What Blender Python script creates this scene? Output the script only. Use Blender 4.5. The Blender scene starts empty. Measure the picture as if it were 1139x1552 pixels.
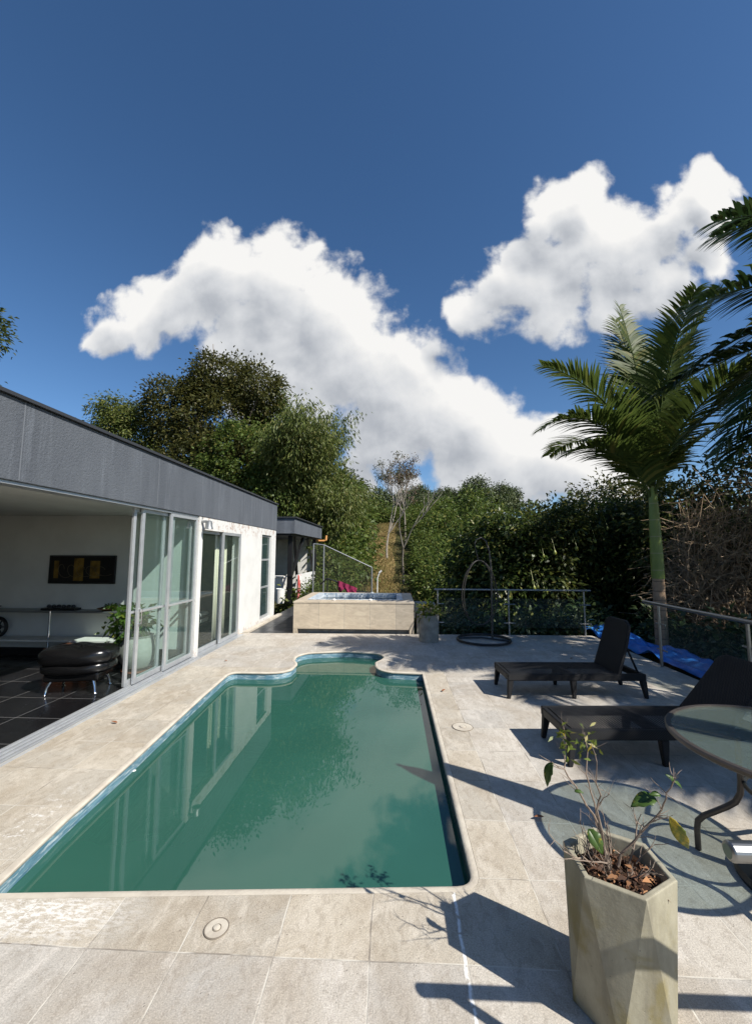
import bpy, math, random
import numpy as np
from mathutils import Vector, Matrix, Quaternion, noise
from mathutils.geometry import tessellate_polygon
rad = math.radians
random.seed(7); RNG = np.random.default_rng(7)
S = bpy.context.scene
COL = S.collection

# ------------------------------------------------------------------ camera, sky, sun, exposure
cam = bpy.data.cameras.new('camera'); cam_o = bpy.data.objects.new('camera', cam); COL.objects.link(cam_o)
M = [[0.99903340, 0.0, -0.04395747], [0.04374318, -0.09862099, 0.99416318], [0.00433513, 0.99512506, 0.09852566]]
cam_o.matrix_world = Matrix(((M[0][0], M[0][1], -M[0][2], 0), (M[1][0], M[1][1], -M[1][2], 0), (M[2][0], M[2][1], -M[2][2], 1.8), (0, 0, 0, 1)))
cam.sensor_fit = 'HORIZONTAL'; cam.sensor_width = 36; cam.lens = 36 * 625 / 1139
cam.clip_start = 0.05; cam.clip_end = 3000
S.camera = cam_o
S.view_settings.view_transform = 'Standard'; S.view_settings.look = 'None'
S.view_settings.exposure = 0.52; S.view_settings.gamma = 1
SUN = Vector((0.92, -0.60, 1.0)).normalized()
sl = bpy.data.lights.new('sun', 'SUN'); sl.energy = 4.9; sl.angle = rad(0.5); sl.color = (1.0, 0.95, 0.87)
so = bpy.data.objects.new('sun', sl); COL.objects.link(so); so.rotation_mode = 'QUATERNION'
so.rotation_quaternion = SUN.to_track_quat('Z', 'Y')
S.cycles.max_bounces = 8; S.cycles.transparent_max_bounces = 24
S.cycles.diffuse_bounces = 4; S.cycles.glossy_bounces = 4; S.cycles.sample_clamp_indirect = 6
S.cycles.caustics_reflective = False; S.cycles.caustics_refractive = False


def uv_of(px, py):                      # photo pixel -> slope coordinates of that direction in the sky
    c = (px - 569.5, 776 - py, 625)
    d = [sum(M[i][k] * c[k] for k in range(3)) for i in range(3)]
    return d[0] / d[1], d[2] / d[1]


class NT:                               # small node-tree writer
    def __init__(s, tree): s.t = tree; s.n = tree.nodes; s.l = tree.links
    def new(s, typ, **kw):
        n = s.n.new(typ)
        for k, v in kw.items(): setattr(n, k, v)
        return n
    def link(s, a, b): s.l.new(a, b)
    def put(s, sock, v):
        if isinstance(v, bpy.types.NodeSocket): s.link(v, sock)
        elif v is not None: sock.default_value = v
    def math(s, op, a, b=None, c=None, clamp=False):
        n = s.new('ShaderNodeMath', operation=op, use_clamp=clamp)
        for i, v in enumerate((a, b, c)):
            if v is not None: s.put(n.inputs[i], v)
        return n.outputs[0]
    def vm(s, op, a, b=None, scale=None):
        n = s.new('ShaderNodeVectorMath', operation=op); s.put(n.inputs[0], a)
        if b is not None: s.put(n.inputs[1], b)
        if scale is not None: s.put(n.inputs['Scale'], scale)
        return n.outputs['Value'] if op in ('DISTANCE', 'LENGTH', 'DOT_PRODUCT') else n.outputs[0]
    def noise(s, vec, scale, detail=4, rough=.55, dist=0.0, col=False):
        n = s.new('ShaderNodeTexNoise'); s.put(n.inputs['Vector'], vec); n.inputs['Scale'].default_value = scale
        n.inputs['Detail'].default_value = detail; n.inputs['Roughness'].default_value = rough; n.inputs['Distortion'].default_value = dist
        return n.outputs['Color'] if col else n.outputs['Fac']
    def ramp(s, fac, stops, interp='LINEAR'):
        n = s.new('ShaderNodeValToRGB'); s.put(n.inputs[0], fac); cr = n.color_ramp; cr.interpolation = interp
        while len(cr.elements) < len(stops): cr.elements.new(.5)
        for e, (p, c) in zip(cr.elements, stops):
            e.position = p; e.color = (c, c, c, 1) if isinstance(c, (int, float)) else (*c, 1)
        return n.outputs[0]
    def mix(s, fac, a, b, blend='MIX'):
        n = s.new('ShaderNodeMix', data_type='RGBA', blend_type=blend); s.put(n.inputs[0], fac)
        for i, v in ((6, a), (7, b)): s.put(n.inputs[i], (*v, 1) if isinstance(v, tuple) and len(v) == 3 else v)
        return n.outputs[2]
    def sep(s, v): n = s.new('ShaderNodeSeparateXYZ'); s.link(v, n.inputs[0]); return n.outputs
    def comb(s, x, y, z):
        n = s.new('ShaderNodeCombineXYZ')
        for i, v in enumerate((x, y, z)): s.put(n.inputs[i], v)
        return n.outputs[0]
    def smooth(s, v, lo, hi, a=0., b=1.):
        n = s.new('ShaderNodeMapRange', interpolation_type='SMOOTHSTEP'); s.put(n.inputs[0], v)
        for i, q in ((1, lo), (2, hi), (3, a), (4, b)): n.inputs[i].default_value = q
        return n.outputs[0]


# clouds: blobs given as (photo x, photo y, radius) of the cumulus heaps, stored as sky directions
BLOBS = [(160, 508, 36), (215, 480, 58), (285, 465, 62), (350, 410, 72), (425, 425, 78), (500, 470, 78), (550, 520, 78),
         (390, 520, 110), (480, 575, 115), (590, 580, 95), (660, 610, 85), (715, 625, 72), (600, 650, 80), (690, 680, 70),
         (770, 690, 60), (830, 705, 52), (885, 712, 66), (845, 690, 56), (935, 728, 52), (750, 725, 55), (545, 705, 26),
         (682, 482, 26), (708, 470, 40), (735, 452, 48), (770, 432, 50), (800, 410, 64), (840, 318, 54), (885, 292, 46), (910, 370, 82), (985, 368, 66),
         (1045, 312, 50), (1078, 275, 34), (1010, 425, 58), (920, 445, 54), (835, 462, 52), (1085, 335, 40), (1060, 395, 42),
         (560, 735, 22), (620, 738, 18), (720, 762, 22)]
w = bpy.data.worlds.new('World'); S.world = w; w.use_nodes = True
def new_group(name):
    g = bpy.data.node_groups.new(name, 'ShaderNodeTree'); g.interface.new_socket('P', in_out='INPUT', socket_type='NodeSocketVector'); g.interface.new_socket('D', in_out='OUTPUT', socket_type='NodeSocketFloat')
    q = NT(g); return g, q, q.new('NodeGroupInput').outputs[0], q.new('NodeGroupOutput').inputs[0]
g_body, q, P, go = new_group('cloud_body')
def noi(vec, scale, detail, rough, col=False, dist=0.0):
    o = q.noise(vec, scale, detail, rough, dist, col); o.node.noise_dimensions = '2D'; return o
Pw = q.vm('ADD', P, q.vm('MULTIPLY', q.vm('SUBTRACT', noi(P, 4.0, 3, .55, True), (.5, .5, .5)), (.12, .12, 0)))
acc = None
for bx_, by_, br_ in BLOBS:
    u_, v_ = uv_of(bx_, by_); r_ = 1.16 * br_ / 625
    d_ = q.math('MULTIPLY_ADD', q.vm('DISTANCE', Pw, (u_, v_, 0)), -1 / r_, 1.0)
    acc = d_ if acc is None else q.math('SMOOTH_MAX', acc, d_, .40)
q.link(acc, go)
g_det, q, P, go = new_group('cloud_detail')
def puffs(vec, scale):
    n = q.new('ShaderNodeTexVoronoi', feature='SMOOTH_F1', voronoi_dimensions='2D'); n.inputs['Scale'].default_value = scale; n.inputs['Smoothness'].default_value = .25; q.link(vec, n.inputs['Vector']); return q.math('SUBTRACT', .40, n.outputs['Distance'])
Pd = q.vm('ADD', P, q.vm('MULTIPLY', q.vm('SUBTRACT', noi(P, 14, 3, .5, True), (.5, .5, .5)), (.075, .075, 0)))
dd = q.math('MULTIPLY', q.math('SUBTRACT', noi(P, 6.0, 8, .60, dist=.1), .5), 1.30)
dd = q.math('MULTIPLY_ADD', puffs(Pd, 8), .50, dd)
dd = q.math('MULTIPLY_ADD', puffs(Pd, 21), .22, dd)
q.link(dd, go)

q = NT(w.node_tree); q.n.clear()
tc = q.new('ShaderNodeTexCoord'); x_, y_, z_ = q.sep(tc.outputs['Generated'])[:3]
ys = q.math('MAXIMUM', y_, .03)
P = q.comb(q.math('DIVIDE', x_, ys), q.math('DIVIDE', z_, ys), 0.0)
def ev(g, off):
    n = q.new('ShaderNodeGroup'); n.node_tree = g; q.put(n.inputs[0], q.vm('ADD', P, off) if off else P); return n.outputs[0]
a0 = ev(g_body, None); a2 = ev(g_body, (.055, .115, 0)); t0 = ev(g_det, None); t1 = ev(g_det, (.012, .024, 0))
d0 = q.math('ADD', a0, t0)
alpha = q.math('MULTIPLY', q.smooth(d0, -.06, .34), q.smooth(y_, .03, .12))
thick = q.math('MULTIPLY_ADD', t0, .08, q.math('MAXIMUM', a2, -.15))
light = q.math('EXPONENT', q.math('MULTIPLY', thick, -1.45))
light = q.math('ADD', light, q.math('MULTIPLY', q.math('SUBTRACT', t0, t1), .42))
ccol = q.ramp(light, [(0.0, (.40, .43, .49)), (.25, (.54, .57, .62)), (.55, (.78, .80, .83)), (.95, (1.05, 1.04, 1.02))])
sky = q.new('ShaderNodeTexSky', sky_type='NISHITA'); sky.sun_disc = False
sky.sun_elevation = math.asin(SUN.z); sky.sun_rotation = math.atan2(SUN.x, SUN.y)
sky.altitude = 1500; sky.air_density = 1.0; sky.dust_density = .9; sky.ozone_density = 2.6
bg = q.new('ShaderNodeBackground'); hs = q.new('ShaderNodeHueSaturation'); hs.inputs['Saturation'].default_value = 1.17; q.link(sky.outputs[0], hs.inputs['Color']); q.link(hs.outputs[0], bg.inputs[0]); bg.inputs[1].default_value = .090
bc = q.new('ShaderNodeBackground'); q.link(ccol, bc.inputs[0]); bc.inputs[1].default_value = .62
mx = q.new('ShaderNodeMixShader'); q.link(alpha, mx.inputs[0]); q.link(bg.outputs[0], mx.inputs[1]); q.link(bc.outputs[0], mx.inputs[2])
wo = q.new('ShaderNodeOutputWorld'); q.link(mx.outputs[0], wo.inputs[0])


# ------------------------------------------------------------------ materials
def mat(name, color=(.5, .5, .5), rough=.6, metal=0.0, spec=.5, build=None):
    m = bpy.data.materials.new(name); m.use_nodes = True; q = NT(m.node_tree)
    b = q.n['Principled BSDF']; b.inputs['Base Color'].default_value = (*color, 1)
    b.inputs['Roughness'].default_value = rough; b.inputs['Metallic'].default_value = metal
    b.inputs['Specular IOR Level'].default_value = spec
    if build:
        tc = q.new('ShaderNodeTexCoord'); build(q, b, tc.outputs['Object'])
    return m
def bump(q, b, h, strength=.3, dist=.01):
    n = q.new('ShaderNodeBump'); n.inputs['Strength'].default_value = strength; n.inputs['Distance'].default_value = dist
    q.put(n.inputs['Height'], h); q.link(n.outputs[0], b.inputs['Normal'])
def mottled(c1, c2, scale=4, bscale=60, bs=.2, detail=6, rough=None, bd=.006):
    def f(q, b, v):
        q.link(q.mix(q.smooth(q.noise(v, scale, detail, .6), .3, .7), c1, c2), b.inputs['Base Color'])
        bump(q, b, q.noise(v, bscale, 5, .6), bs, bd)
        if rough: q.link(q.smooth(q.noise(v, scale * 2, 4), .3, .7, *rough), b.inputs['Roughness'])
    return f

def f_deck(q, b, v):
    x, y = q.sep(v)[:2]
    dv = q.vm('SUBTRACT', q.noise(v, 1.7, 2, .5, col=True), (.5, .5, .5))
    p = q.vm('ADD', q.vm('SUBTRACT', v, (.32, 2.01, 0)), q.vm('SCALE', dv, scale=.03))
    br = q.new('ShaderNodeTexBrick', offset=0.0, squash=1.0); q.link(p, br.inputs['Vector'])
    for k, vv in (('Scale', 1.0), ('Mortar Size', .004), ('Mortar Smooth', .25), ('Bias', 0.0), ('Brick Width', .43), ('Row Height', .5)): br.inputs[k].default_value = vv
    br.inputs['Color1'].default_value = (0, 0, 0, 1); br.inputs['Color2'].default_value = (1, 1, 1, 1); br.inputs['Mortar'].default_value = (.5, .5, .5, 1)
    tint = q.sep(br.outputs['Color'])[0]
    base = q.mix(tint, (.52, .478, .412), (.41, .388, .352))
    cl = q.smooth(q.noise(v, 1.6, 5, .62, .6), .36, .66)
    base = q.mix(q.math('MULTIPLY', cl, .7), base, (.375, .322, .255))
    lg = q.smooth(q.noise(q.vm('MULTIPLY', v, (1, .55, 1)), 5.5, 7, .68, 1.0), .45, .7)
    base = q.mix(q.math('MULTIPLY', lg, .6), base, (.62, .58, .52))
    vein = q.smooth(q.noise(q.vm('MULTIPLY', v, (7, 4, 1)), 3.0, 8, .74, .6), .5, .60)
    base = q.mix(q.math('MULTIPLY', vein, .38), base, (.28, .24, .195))
    fine = q.noise(v, 160, 3, .7)
    base = q.mix(.42, base, q.ramp(fine, [(.3, .15), (.72, .85)]), 'OVERLAY')
    vo = q.new('ShaderNodeTexVoronoi'); q.link(v, vo.inputs['Vector']); vo.inputs['Scale'].default_value = 34
    pits = q.math('MULTIPLY', q.smooth(vo.outputs['Distance'], .02, .16, 1, 0), q.smooth(q.noise(v, 7, 3), .5, .62))
    base = q.mix(q.math('MULTIPLY', pits, .6), base, (.17, .14, .11))
    band = q.math('MULTIPLY', q.math('MULTIPLY', q.math('GREATER_THAN', y, 2.01), q.math('LESS_THAN', y, 6.6)), q.math('LESS_THAN', x, .755))
    base = q.mix(q.math('MULTIPLY', band, .8), base, (1.0, .97, .90), 'MULTIPLY')
    # dark stain on one tile and white lime bloom at the near left pool corner
    gr = q.math('MULTIPLY', br.outputs['Fac'], q.smooth(q.noise(v, 6, 4), .3, .6, .35, .95))
    base = q.mix(gr, base, q.mix(q.smooth(q.noise(v, 3.2, 3), .46, .6), (.60, .565, .49), (.23, .20, .165)))
    dw = q.vm('DISTANCE', q.vm('MULTIPLY', v, (.35, 1, 1)), (-.62, 2.17, 0))
    bloom = q.math('MULTIPLY', q.smooth(dw, .03, .24, 1, .0), q.smooth(q.noise(q.vm('MULTIPLY', v, (1, 2.6, 1)), 16, 9, .8, .15), .47, .54))
    dl = q.vm('DISTANCE', q.vm('MULTIPLY', v, (1, .35, 1)), (-2.42, 1.0, 0))
    bloom = q.math('MAXIMUM', bloom, q.math('MULTIPLY', q.smooth(dl, .03, .22, 1, 0), q.smooth(q.noise(v, 18, 9, .8, .15), .52, .60)))
    cr = q.math('ABSOLUTE', q.math('SUBTRACT', x, q.math('ADD', .315, q.math('MULTIPLY', q.math('SUBTRACT', q.noise(v, 5, 6, .7), .5), .05))))
    crack = q.math('MULTIPLY', q.smooth(cr, .003, .010, 1, 0), q.math('MULTIPLY', q.smooth(y, 2.38, 2.44, 1, 0), q.smooth(q.noise(v, 22, 5), .38, .52)))
    base = q.mix(q.math('MAXIMUM', q.math('MULTIPLY', bloom, .6), crack), base, (.86, .855, .83))
    q.link(base, b.inputs['Base Color'])
    q.link(q.smooth(q.noise(v, 3, 4), .3, .7, .62, .85), b.inputs['Roughness'])
    h = q.math('ADD', q.math('MULTIPLY', q.noise(v, 40, 8, .7), .9), q.math('ADD', q.math('MULTIPLY', br.outputs['Fac'], -.7), q.math('MULTIPLY', pits, -.8)))
    h = q.math('ADD', h, q.math('MULTIPLY', tint, .25))
    bump(q, b, h, .5, .008)
m_deck = mat('deck_stone', rough=.7, spec=.3, build=f_deck)
m_coping = mat('coping_stone', rough=.65, spec=.3, build=mottled((.58, .53, .44), (.45, .40, .33), 6, 50, .4))

def f_basin(q, b, v):
    x, y, z = q.sep(v)[:3]
    c = q.mix(q.smooth(q.noise(q.vm('MULTIPLY', v, (2, 2, 14)), 3, 6, .65), .35, .65), (.075, .17, .24), (.16, .29, .36))
    st = q.smooth(q.noise(q.vm('MULTIPLY', v, (3, 3, 30)), 2.0, 7, .7, .8), .50, .62)
    c = q.mix(q.math('MULTIPLY', st, q.smooth(z, -.2, -.06, .6, .85)), c, (.55, .62, .64))
    q.link(c, b.inputs['Base Color']); bump(q, b, q.noise(v, 60, 4), .2, .004)
m_basin = mat('pool_lining', rough=.45, build=f_basin)
m_edge = mat('step_edge', (.62, .66, .62), .6)

def make_water(name, murk, clear, deep):
    m = bpy.data.materials.new(name); m.use_nodes = True; q = NT(m.node_tree); q.n.clear()
    out = q.new('ShaderNodeOutputMaterial'); tc = q.new('ShaderNodeTexCoord'); v = tc.outputs['Object']
    dif = q.new('ShaderNodeBsdfDiffuse')
    q.link(q.mix(q.smooth(q.noise(v, .9, 3, .5), .3, .7), murk, tuple(.88 * c for c in murk)), dif.inputs[0])
    tr = q.new('ShaderNodeBsdfTransparent'); tr.inputs[0].default_value = (*deep, 1)
    mx = q.new('ShaderNodeMixShader'); mx.inputs[0].default_value = clear; q.link(dif.outputs[0], mx.inputs[1]); q.link(tr.outputs[0], mx.inputs[2])
    gl = q.new('ShaderNodeBsdfGlossy'); gl.inputs['Roughness'].default_value = .015
    fr = q.new('ShaderNodeFresnel'); fr.inputs[0].default_value = 1.62
    bp = q.new('ShaderNodeBump'); bp.inputs['Strength'].default_value = .022; bp.inputs['Distance'].default_value = .02
    q.link(q.noise(q.vm('MULTIPLY', v, (1, .7, 1)), 3.2, 3, .5), bp.inputs['Height']); q.link(bp.outputs[0], gl.inputs['Normal']); q.link(bp.outputs[0], fr.inputs['Normal'])
    m2 = q.new('ShaderNodeMixShader'); q.link(fr.outputs[0], m2.inputs[0]); q.link(mx.outputs[0], m2.inputs[1]); q.link(gl.outputs[0], m2.inputs[2])
    q.link(m2.outputs[0], out.inputs[0]); return m
m_water = make_water('pool_water', (.036, .136, .100), .22, (.22, .62, .48))
m_tubwater = make_water('tub_water', (.04, .13, .14), .72, (.55, .8, .82))

def make_glass(name, tint, refl=1.45, pebble=0.0, haze=0.0, hcol=(.5, .6, .58)):
    m = bpy.data.materials.new(name); m.use_nodes = True; q = NT(m.node_tree); q.n.clear()
    out = q.new('ShaderNodeOutputMaterial'); tr = q.new('ShaderNodeBsdfTransparent'); tr.inputs[0].default_value = (*tint, 1)
    gl = q.new('ShaderNodeBsdfGlossy'); gl.inputs['Roughness'].default_value = .02
    lw = q.new('ShaderNodeLayerWeight'); lw.inputs[0].default_value = .5; r0 = ((refl - 1) / (refl + 1)) ** 2
    fres = q.math('MULTIPLY_ADD', q.math('POWER', lw.outputs['Facing'], 5.0), (1 - r0) * .8, r0)
    body = tr.outputs[0]
    if haze:
        df = q.new('ShaderNodeBsdfDiffuse'); df.inputs[0].default_value = (*hcol, 1)
        mh = q.new('ShaderNodeMixShader'); mh.inputs[0].default_value = haze; q.link(body, mh.inputs[1]); q.link(df.outputs[0], mh.inputs[2]); body = mh.outputs[0]
    if pebble:
        tc = q.new('ShaderNodeTexCoord'); vo = q.new('ShaderNodeTexVoronoi', feature='SMOOTH_F1'); q.link(tc.outputs['Object'], vo.inputs['Vector']); vo.inputs['Scale'].default_value = 70
        bp = q.new('ShaderNodeBump'); bp.inputs['Strength'].default_value = pebble; bp.inputs['Distance'].default_value = .01
        q.link(vo.outputs['Distance'], bp.inputs['Height']); q.link(bp.outputs[0], gl.inputs['Normal']); gl.inputs['Roughness'].default_value = .12
    m2 = q.new('ShaderNodeMixShader'); q.link(fres, m2.inputs[0]); q.link(body, m2.inputs[1]); q.link(gl.outputs[0], m2.inputs[2]); q.link(m2.outputs[0], out.inputs[0])
    return m
m_glass = make_glass('door_glass', (.93, .975, .965), 1.4, haze=.02, hcol=(.45, .6, .56))
m_glass_dk = make_glass('frosted_glass', (.30, .42, .41), 1.5, haze=.25, hcol=(.10, .17, .17))
m_glass_rail = make_glass('rail_glass', (.88, .92, .91), 1.12, haze=.02)
m_glass_tab = make_glass('pebbled_glass', (.74, .80, .78), 1.5, .9, haze=.14, hcol=(.34, .42, .37))

def f_stucco(c, d):
    def f(q, b, v):
        s = q.smooth(q.noise(q.vm('MULTIPLY', v, (1, 1, .3)), 2.0, 6, .65), .35, .7)
        q.link(q.mix(s, c, d), b.inputs['Base Color'])
        st = q.smooth(q.noise(q.vm('MULTIPLY', v, (1, 6, .35)), 2.2, 6, .65), .5, .66)
        q.link(q.mix(q.math('MULTIPLY', st, .55), q.mix(s, c, d), tuple(1.45 * t for t in c)), b.inputs['Base Color'])
        bump(q, b, q.noise(v, 48, 6, .7), .8, .016)
    return f
def f_wall(q, b, v):
    x, y, z = q.sep(v)[:3]
    c = q.mix(q.smooth(q.noise(v, 3, 6, .65), .35, .7), (.66, .66, .635), (.60, .60, .575))
    peel = q.math('MULTIPLY', q.smooth(q.noise(v, 7, 7, .7, .8), .5, .6), q.smooth(z, 2.05, 2.36))
    peel = q.math('MAXIMUM', peel, q.math('MULTIPLY', q.smooth(q.noise(v, 9, 6, .7), .52, .62), q.smooth(z, .05, .2, .6, 0)))
    c = q.mix(q.math('MULTIPLY', peel, .9), c, (.40, .29, .235))
    q.link(c, b.inputs['Base Color']); bump(q, b, q.noise(v, 45, 5, .65), .5, .012)
m_fascia = mat('grey_stucco', rough=.75, spec=.3, build=f_stucco((.105, .117, .135), (.082, .092, .108)))
m_wall = mat('white_render', rough=.8, spec=.2, build=f_wall)
m_inner = mat('interior_white', rough=.8, spec=.2, build=mottled((.66, .66, .64), (.60, .60, .58), 2, 80, .1))
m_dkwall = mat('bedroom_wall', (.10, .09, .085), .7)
m_cap = mat('dark_flashing', (.03, .032, .036), .5)
m_alu = mat('aluminium', (.55, .57, .59), .38, .6, build=mottled((.52, .54, .56), (.60, .62, .63), 8, 60, .05))
m_alu_dk = mat('dull_steel', (.30, .31, .31), .45, .7)
m_steel = mat('brushed_steel', (.30, .30, .29), .38, 1.0, build=lambda q, b, v: bump(q, b, q.noise(q.vm('MULTIPLY', v, (4, 300, 300)), 1.0, 4), .08, .002))
m_chrome = mat('chrome', (.75, .75, .75), .08, 1.0)
m_seam = mat('pale_sealant', (.13, .142, .16), .7)

def tile_mat(name, c1, c2, grout, wx, wy, rough, size=.004, axes='xy', org=(0, 0, 0), spec=.5, off=0.0):
    def f(q, b, v):
        x, y, z = q.sep(q.vm('SUBTRACT', v, org))[:3]
        p = {'xy': (x, y), 'xz': (x, z), 'yz': (y, z)}[axes]
        vv = q.comb(p[0], p[1], 0.0)
        br = q.new('ShaderNodeTexBrick', offset=off, squash=1.0); q.link(vv, br.inputs['Vector'])
        for k, t in (('Scale', 1.0), ('Mortar Size', size), ('Mortar Smooth', .2), ('Bias', 0.0), ('Brick Width', wx), ('Row Height', wy)): br.inputs[k].default_value = t
        br.inputs['Color1'].default_value = (*c1, 1); br.inputs['Color2'].default_value = (*c2, 1); br.inputs['Mortar'].default_value = (*grout, 1)
        n = q.noise(q.vm('MULTIPLY', v, (1, 1, 2.5)), 4, 7, .68, 1.0)
        q.link(q.mix(.4, br.outputs['Color'], q.ramp(n, [(.3, .25), (.7, .75)]), 'OVERLAY'), b.inputs['Base Color'])
        q.link(q.math('ADD', q.math('MULTIPLY', br.outputs['Fac'], .4), q.smooth(q.noise(v, 5, 3), .3, .7, rough, rough + .12)), b.inputs['Roughness'])
        bump(q, b, q.math('SUBTRACT', q.math('MULTIPLY', q.noise(v, 30, 4), .3), br.outputs['Fac']), .3, .004)
    return mat(name, rough=rough, spec=spec, build=f)
m_blackfloor = tile_mat('black_floor_tile', (.008, .008, .009), (.014, .014, .015), (.16, .16, .16), .6, .6, .16, .004, org=(-3.5, .3, 0), spec=.35)
m_path = tile_mat('dark_path_tile', (.035, .037, .04), (.05, .052, .056), (.02, .02, .02), .6, .6, .28, .004)
m_tub = tile_mat('tub_cladding', (.55, .46, .34), (.34, .30, .25), (.30, .27, .23), .58, .72, .5, .004, 'xz', org=(-2.28, 9.4, -.02))
m_mosaic = tile_mat('blue_mosaic', (.10, .20, .34), (.65, .70, .74), (.55, .6, .62), .05, .05, .25, .006, 'xz')
m_mosaic2 = tile_mat('blue_mosaic_flat', (.16, .28, .42), (.72, .76, .78), (.55, .6, .62), .06, .06, .25, .006, 'xy')

def f_rattan(q, b, v):
    x, y, z = q.sep(v)[:3]
    c = q.mix(q.noise(v, 8, 3), (.008, .0085, .010), (.015, .0155, .018)); q.link(c, b.inputs['Base Color'])
    s1 = q.math('SINE', q.math('MULTIPLY', x, 2 * math.pi / .022)); s2 = q.math('SINE', q.math('MULTIPLY', q.math('ADD', y, z), 2 * math.pi / .018))
    h = q.math('MULTIPLY', s1, s2)
    bump(q, b, h, .8, .004)
def rattan_holes(name):
    m = mat(name, rough=.5, spec=.22, build=f_rattan); q = NT(m.node_tree); b = q.n['Principled BSDF']; out = q.n['Material Output']
    tc = [n for n in q.n if n.type == 'TEX_COORD'][0]; x, y, z = q.sep(tc.outputs['Object'])[:3]
    s1 = q.math('SINE', q.math('MULTIPLY', x, 2 * math.pi / .026)); s2 = q.math('SINE', q.math('MULTIPLY', y, 2 * math.pi / .020))
    hole = q.math('MULTIPLY', q.math('GREATER_THAN', s1, .35), q.math('GREATER_THAN', s2, .1))
    mx = q.new('ShaderNodeMixShader'); tr = q.new('ShaderNodeBsdfTransparent'); q.link(hole, mx.inputs[0]); q.link(b.outputs[0], mx.inputs[1]); q.link(tr.outputs[0], mx.inputs[2]); q.link(mx.outputs[0], out.inputs[0])
    return m
m_rattan = mat('black_rattan_plastic', rough=.5, spec=.22, build=f_rattan)
m_rattan_h = rattan_holes('black_rattan_perforated')
m_black = mat('black_metal', (.012, .012, .013), .4)
m_brown = mat('bronze_metal', (.075, .062, .052), .42, .3, build=mottled((.085, .07, .058), (.06, .05, .044), 10, 90, .1))
m_leather = mat('black_leather', (.005, .005, .0055), .24, spec=.5, build=lambda q, b, v: bump(q, b, q.math('ADD', q.noise(v, 9, 4), q.math('MULTIPLY', q.noise(v, 120, 3), .25)), .25, .012))
m_white = mat('white_enamel', (.72, .73, .72), .4)
m_whitefab = mat('white_plaster', (.70, .69, .66), .8, build=mottled((.72, .71, .68), (.58, .57, .53), 3, 50, .2))
m_cream = mat('cream_curtain', rough=.85, build=lambda q, b, v: (q.link(q.mix(q.noise(q.vm('MULTIPLY', v, (1, 14, .3)), 2, 3), (.55, .50, .38), (.68, .63, .50)), b.inputs['Base Color'])))
m_wood = mat('dark_red_wood', rough=.5, build=mottled((.14, .05, .022), (.09, .032, .016), 9, 40, .2))
m_terra = mat('terracotta', (.30, .10, .055), .7)
def f_conc(q, b, v):
    x, y, z = q.sep(v)[:3]
    c = q.mix(q.smooth(q.noise(q.vm('MULTIPLY', v, (1, 1, .5)), 6, 7, .68), .32, .68), (.36, .335, .25), (.235, .215, .155))
    yl = q.math('MULTIPLY', q.smooth(q.noise(v, 4.5, 5, .6, .6), .46, .64), q.smooth(z, .54, .30))
    c = q.mix(q.math('MULTIPLY', yl, .75), c, (.215, .175, .06))
    st = q.smooth(q.noise(q.vm('MULTIPLY', v, (16, 16, 1)), 1.2, 5, .6), .54, .68)
    c = q.mix(q.math('MULTIPLY', st, .35), c, (.18, .165, .13))
    vo = q.new('ShaderNodeTexVoronoi'); q.link(v, vo.inputs['Vector']); vo.inputs['Scale'].default_value = 45
    pit = q.math('MULTIPLY', q.smooth(vo.outputs['Distance'], .03, .14, 1, 0), q.smooth(q.noise(v, 12, 3), .56, .64))
    c = q.mix(pit, c, (.12, .11, .09))
    q.link(c, b.inputs['Base Color']); bump(q, b, q.math('SUBTRACT', q.noise(v, 35, 6, .65), q.math('MULTIPLY', pit, 1.5)), .3, .006)
m_conc = mat('olive_concrete', rough=.72, spec=.3, build=f_conc)
m_conc2 = mat('grey_concrete', rough=.8, spec=.3, build=mottled((.36, .34, .30), (.24, .225, .20), 7, 40, .3))
m_soil = mat('dark_soil', rough=.95, spec=.1, build=mottled((.030, .020, .014), (.055, .036, .024), 25, 60, .8))
m_litter = mat('dry_leaf', (.26, .10, .04), .75)
m_twig = mat('grey_twig', rough=.85, spec=.2, build=mottled((.30, .24, .19), (.20, .15, .115), 30, 120, .3))
m_bark = mat('brown_bark', rough=.9, spec=.15, build=mottled((.13, .10, .075), (.075, .058, .045), 6, 40, .6))
m_palebark = mat('pale_bark', rough=.85, spec=.2, build=mottled((.36, .32, .27), (.22, .19, .16), 4, 40, .4))
def f_palmtrunk(q, b, v):
    x, y, z = q.sep(v)[:3]
    rings = q.math('ABSOLUTE', q.math('SUBTRACT', q.math('FRACT', q.math('MULTIPLY', q.math('ADD', z, q.math('MULTIPLY', q.noise(v, 3, 2), .06)), 5.6)), .5))
    c = q.mix(q.smooth(q.noise(v, 9, 6, .6), .35, .65), (.36, .24, .15), (.25, .165, .10))
    c = q.mix(q.smooth(rings, .42, .49), c, (.13, .09, .06))
    q.link(c, b.inputs['Base Color']); bump(q, b, q.math('MULTIPLY', rings, -1), .4, .02)
m_ptrunk = mat('ringed_palm_trunk', rough=.8, build=f_palmtrunk)
def f_shaft(q, b, v):
    x, y, z = q.sep(v)[:3]
    rings = q.math('ABSOLUTE', q.math('SUBTRACT', q.math('FRACT', q.math('MULTIPLY', z, 3.1)), .5))
    c = q.mix(q.smooth(q.noise(q.vm('MULTIPLY', v, (1, 1, .4)), 5, 5, .6), .35, .65), (.18, .235, .04), (.12, .165, .03))
    c = q.mix(q.smooth(rings, .45, .49), c, (.22, .22, .10)); q.link(c, b.inputs['Base Color'])
m_shaft = mat('green_crownshaft', rough=.45, build=f_shaft)
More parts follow.
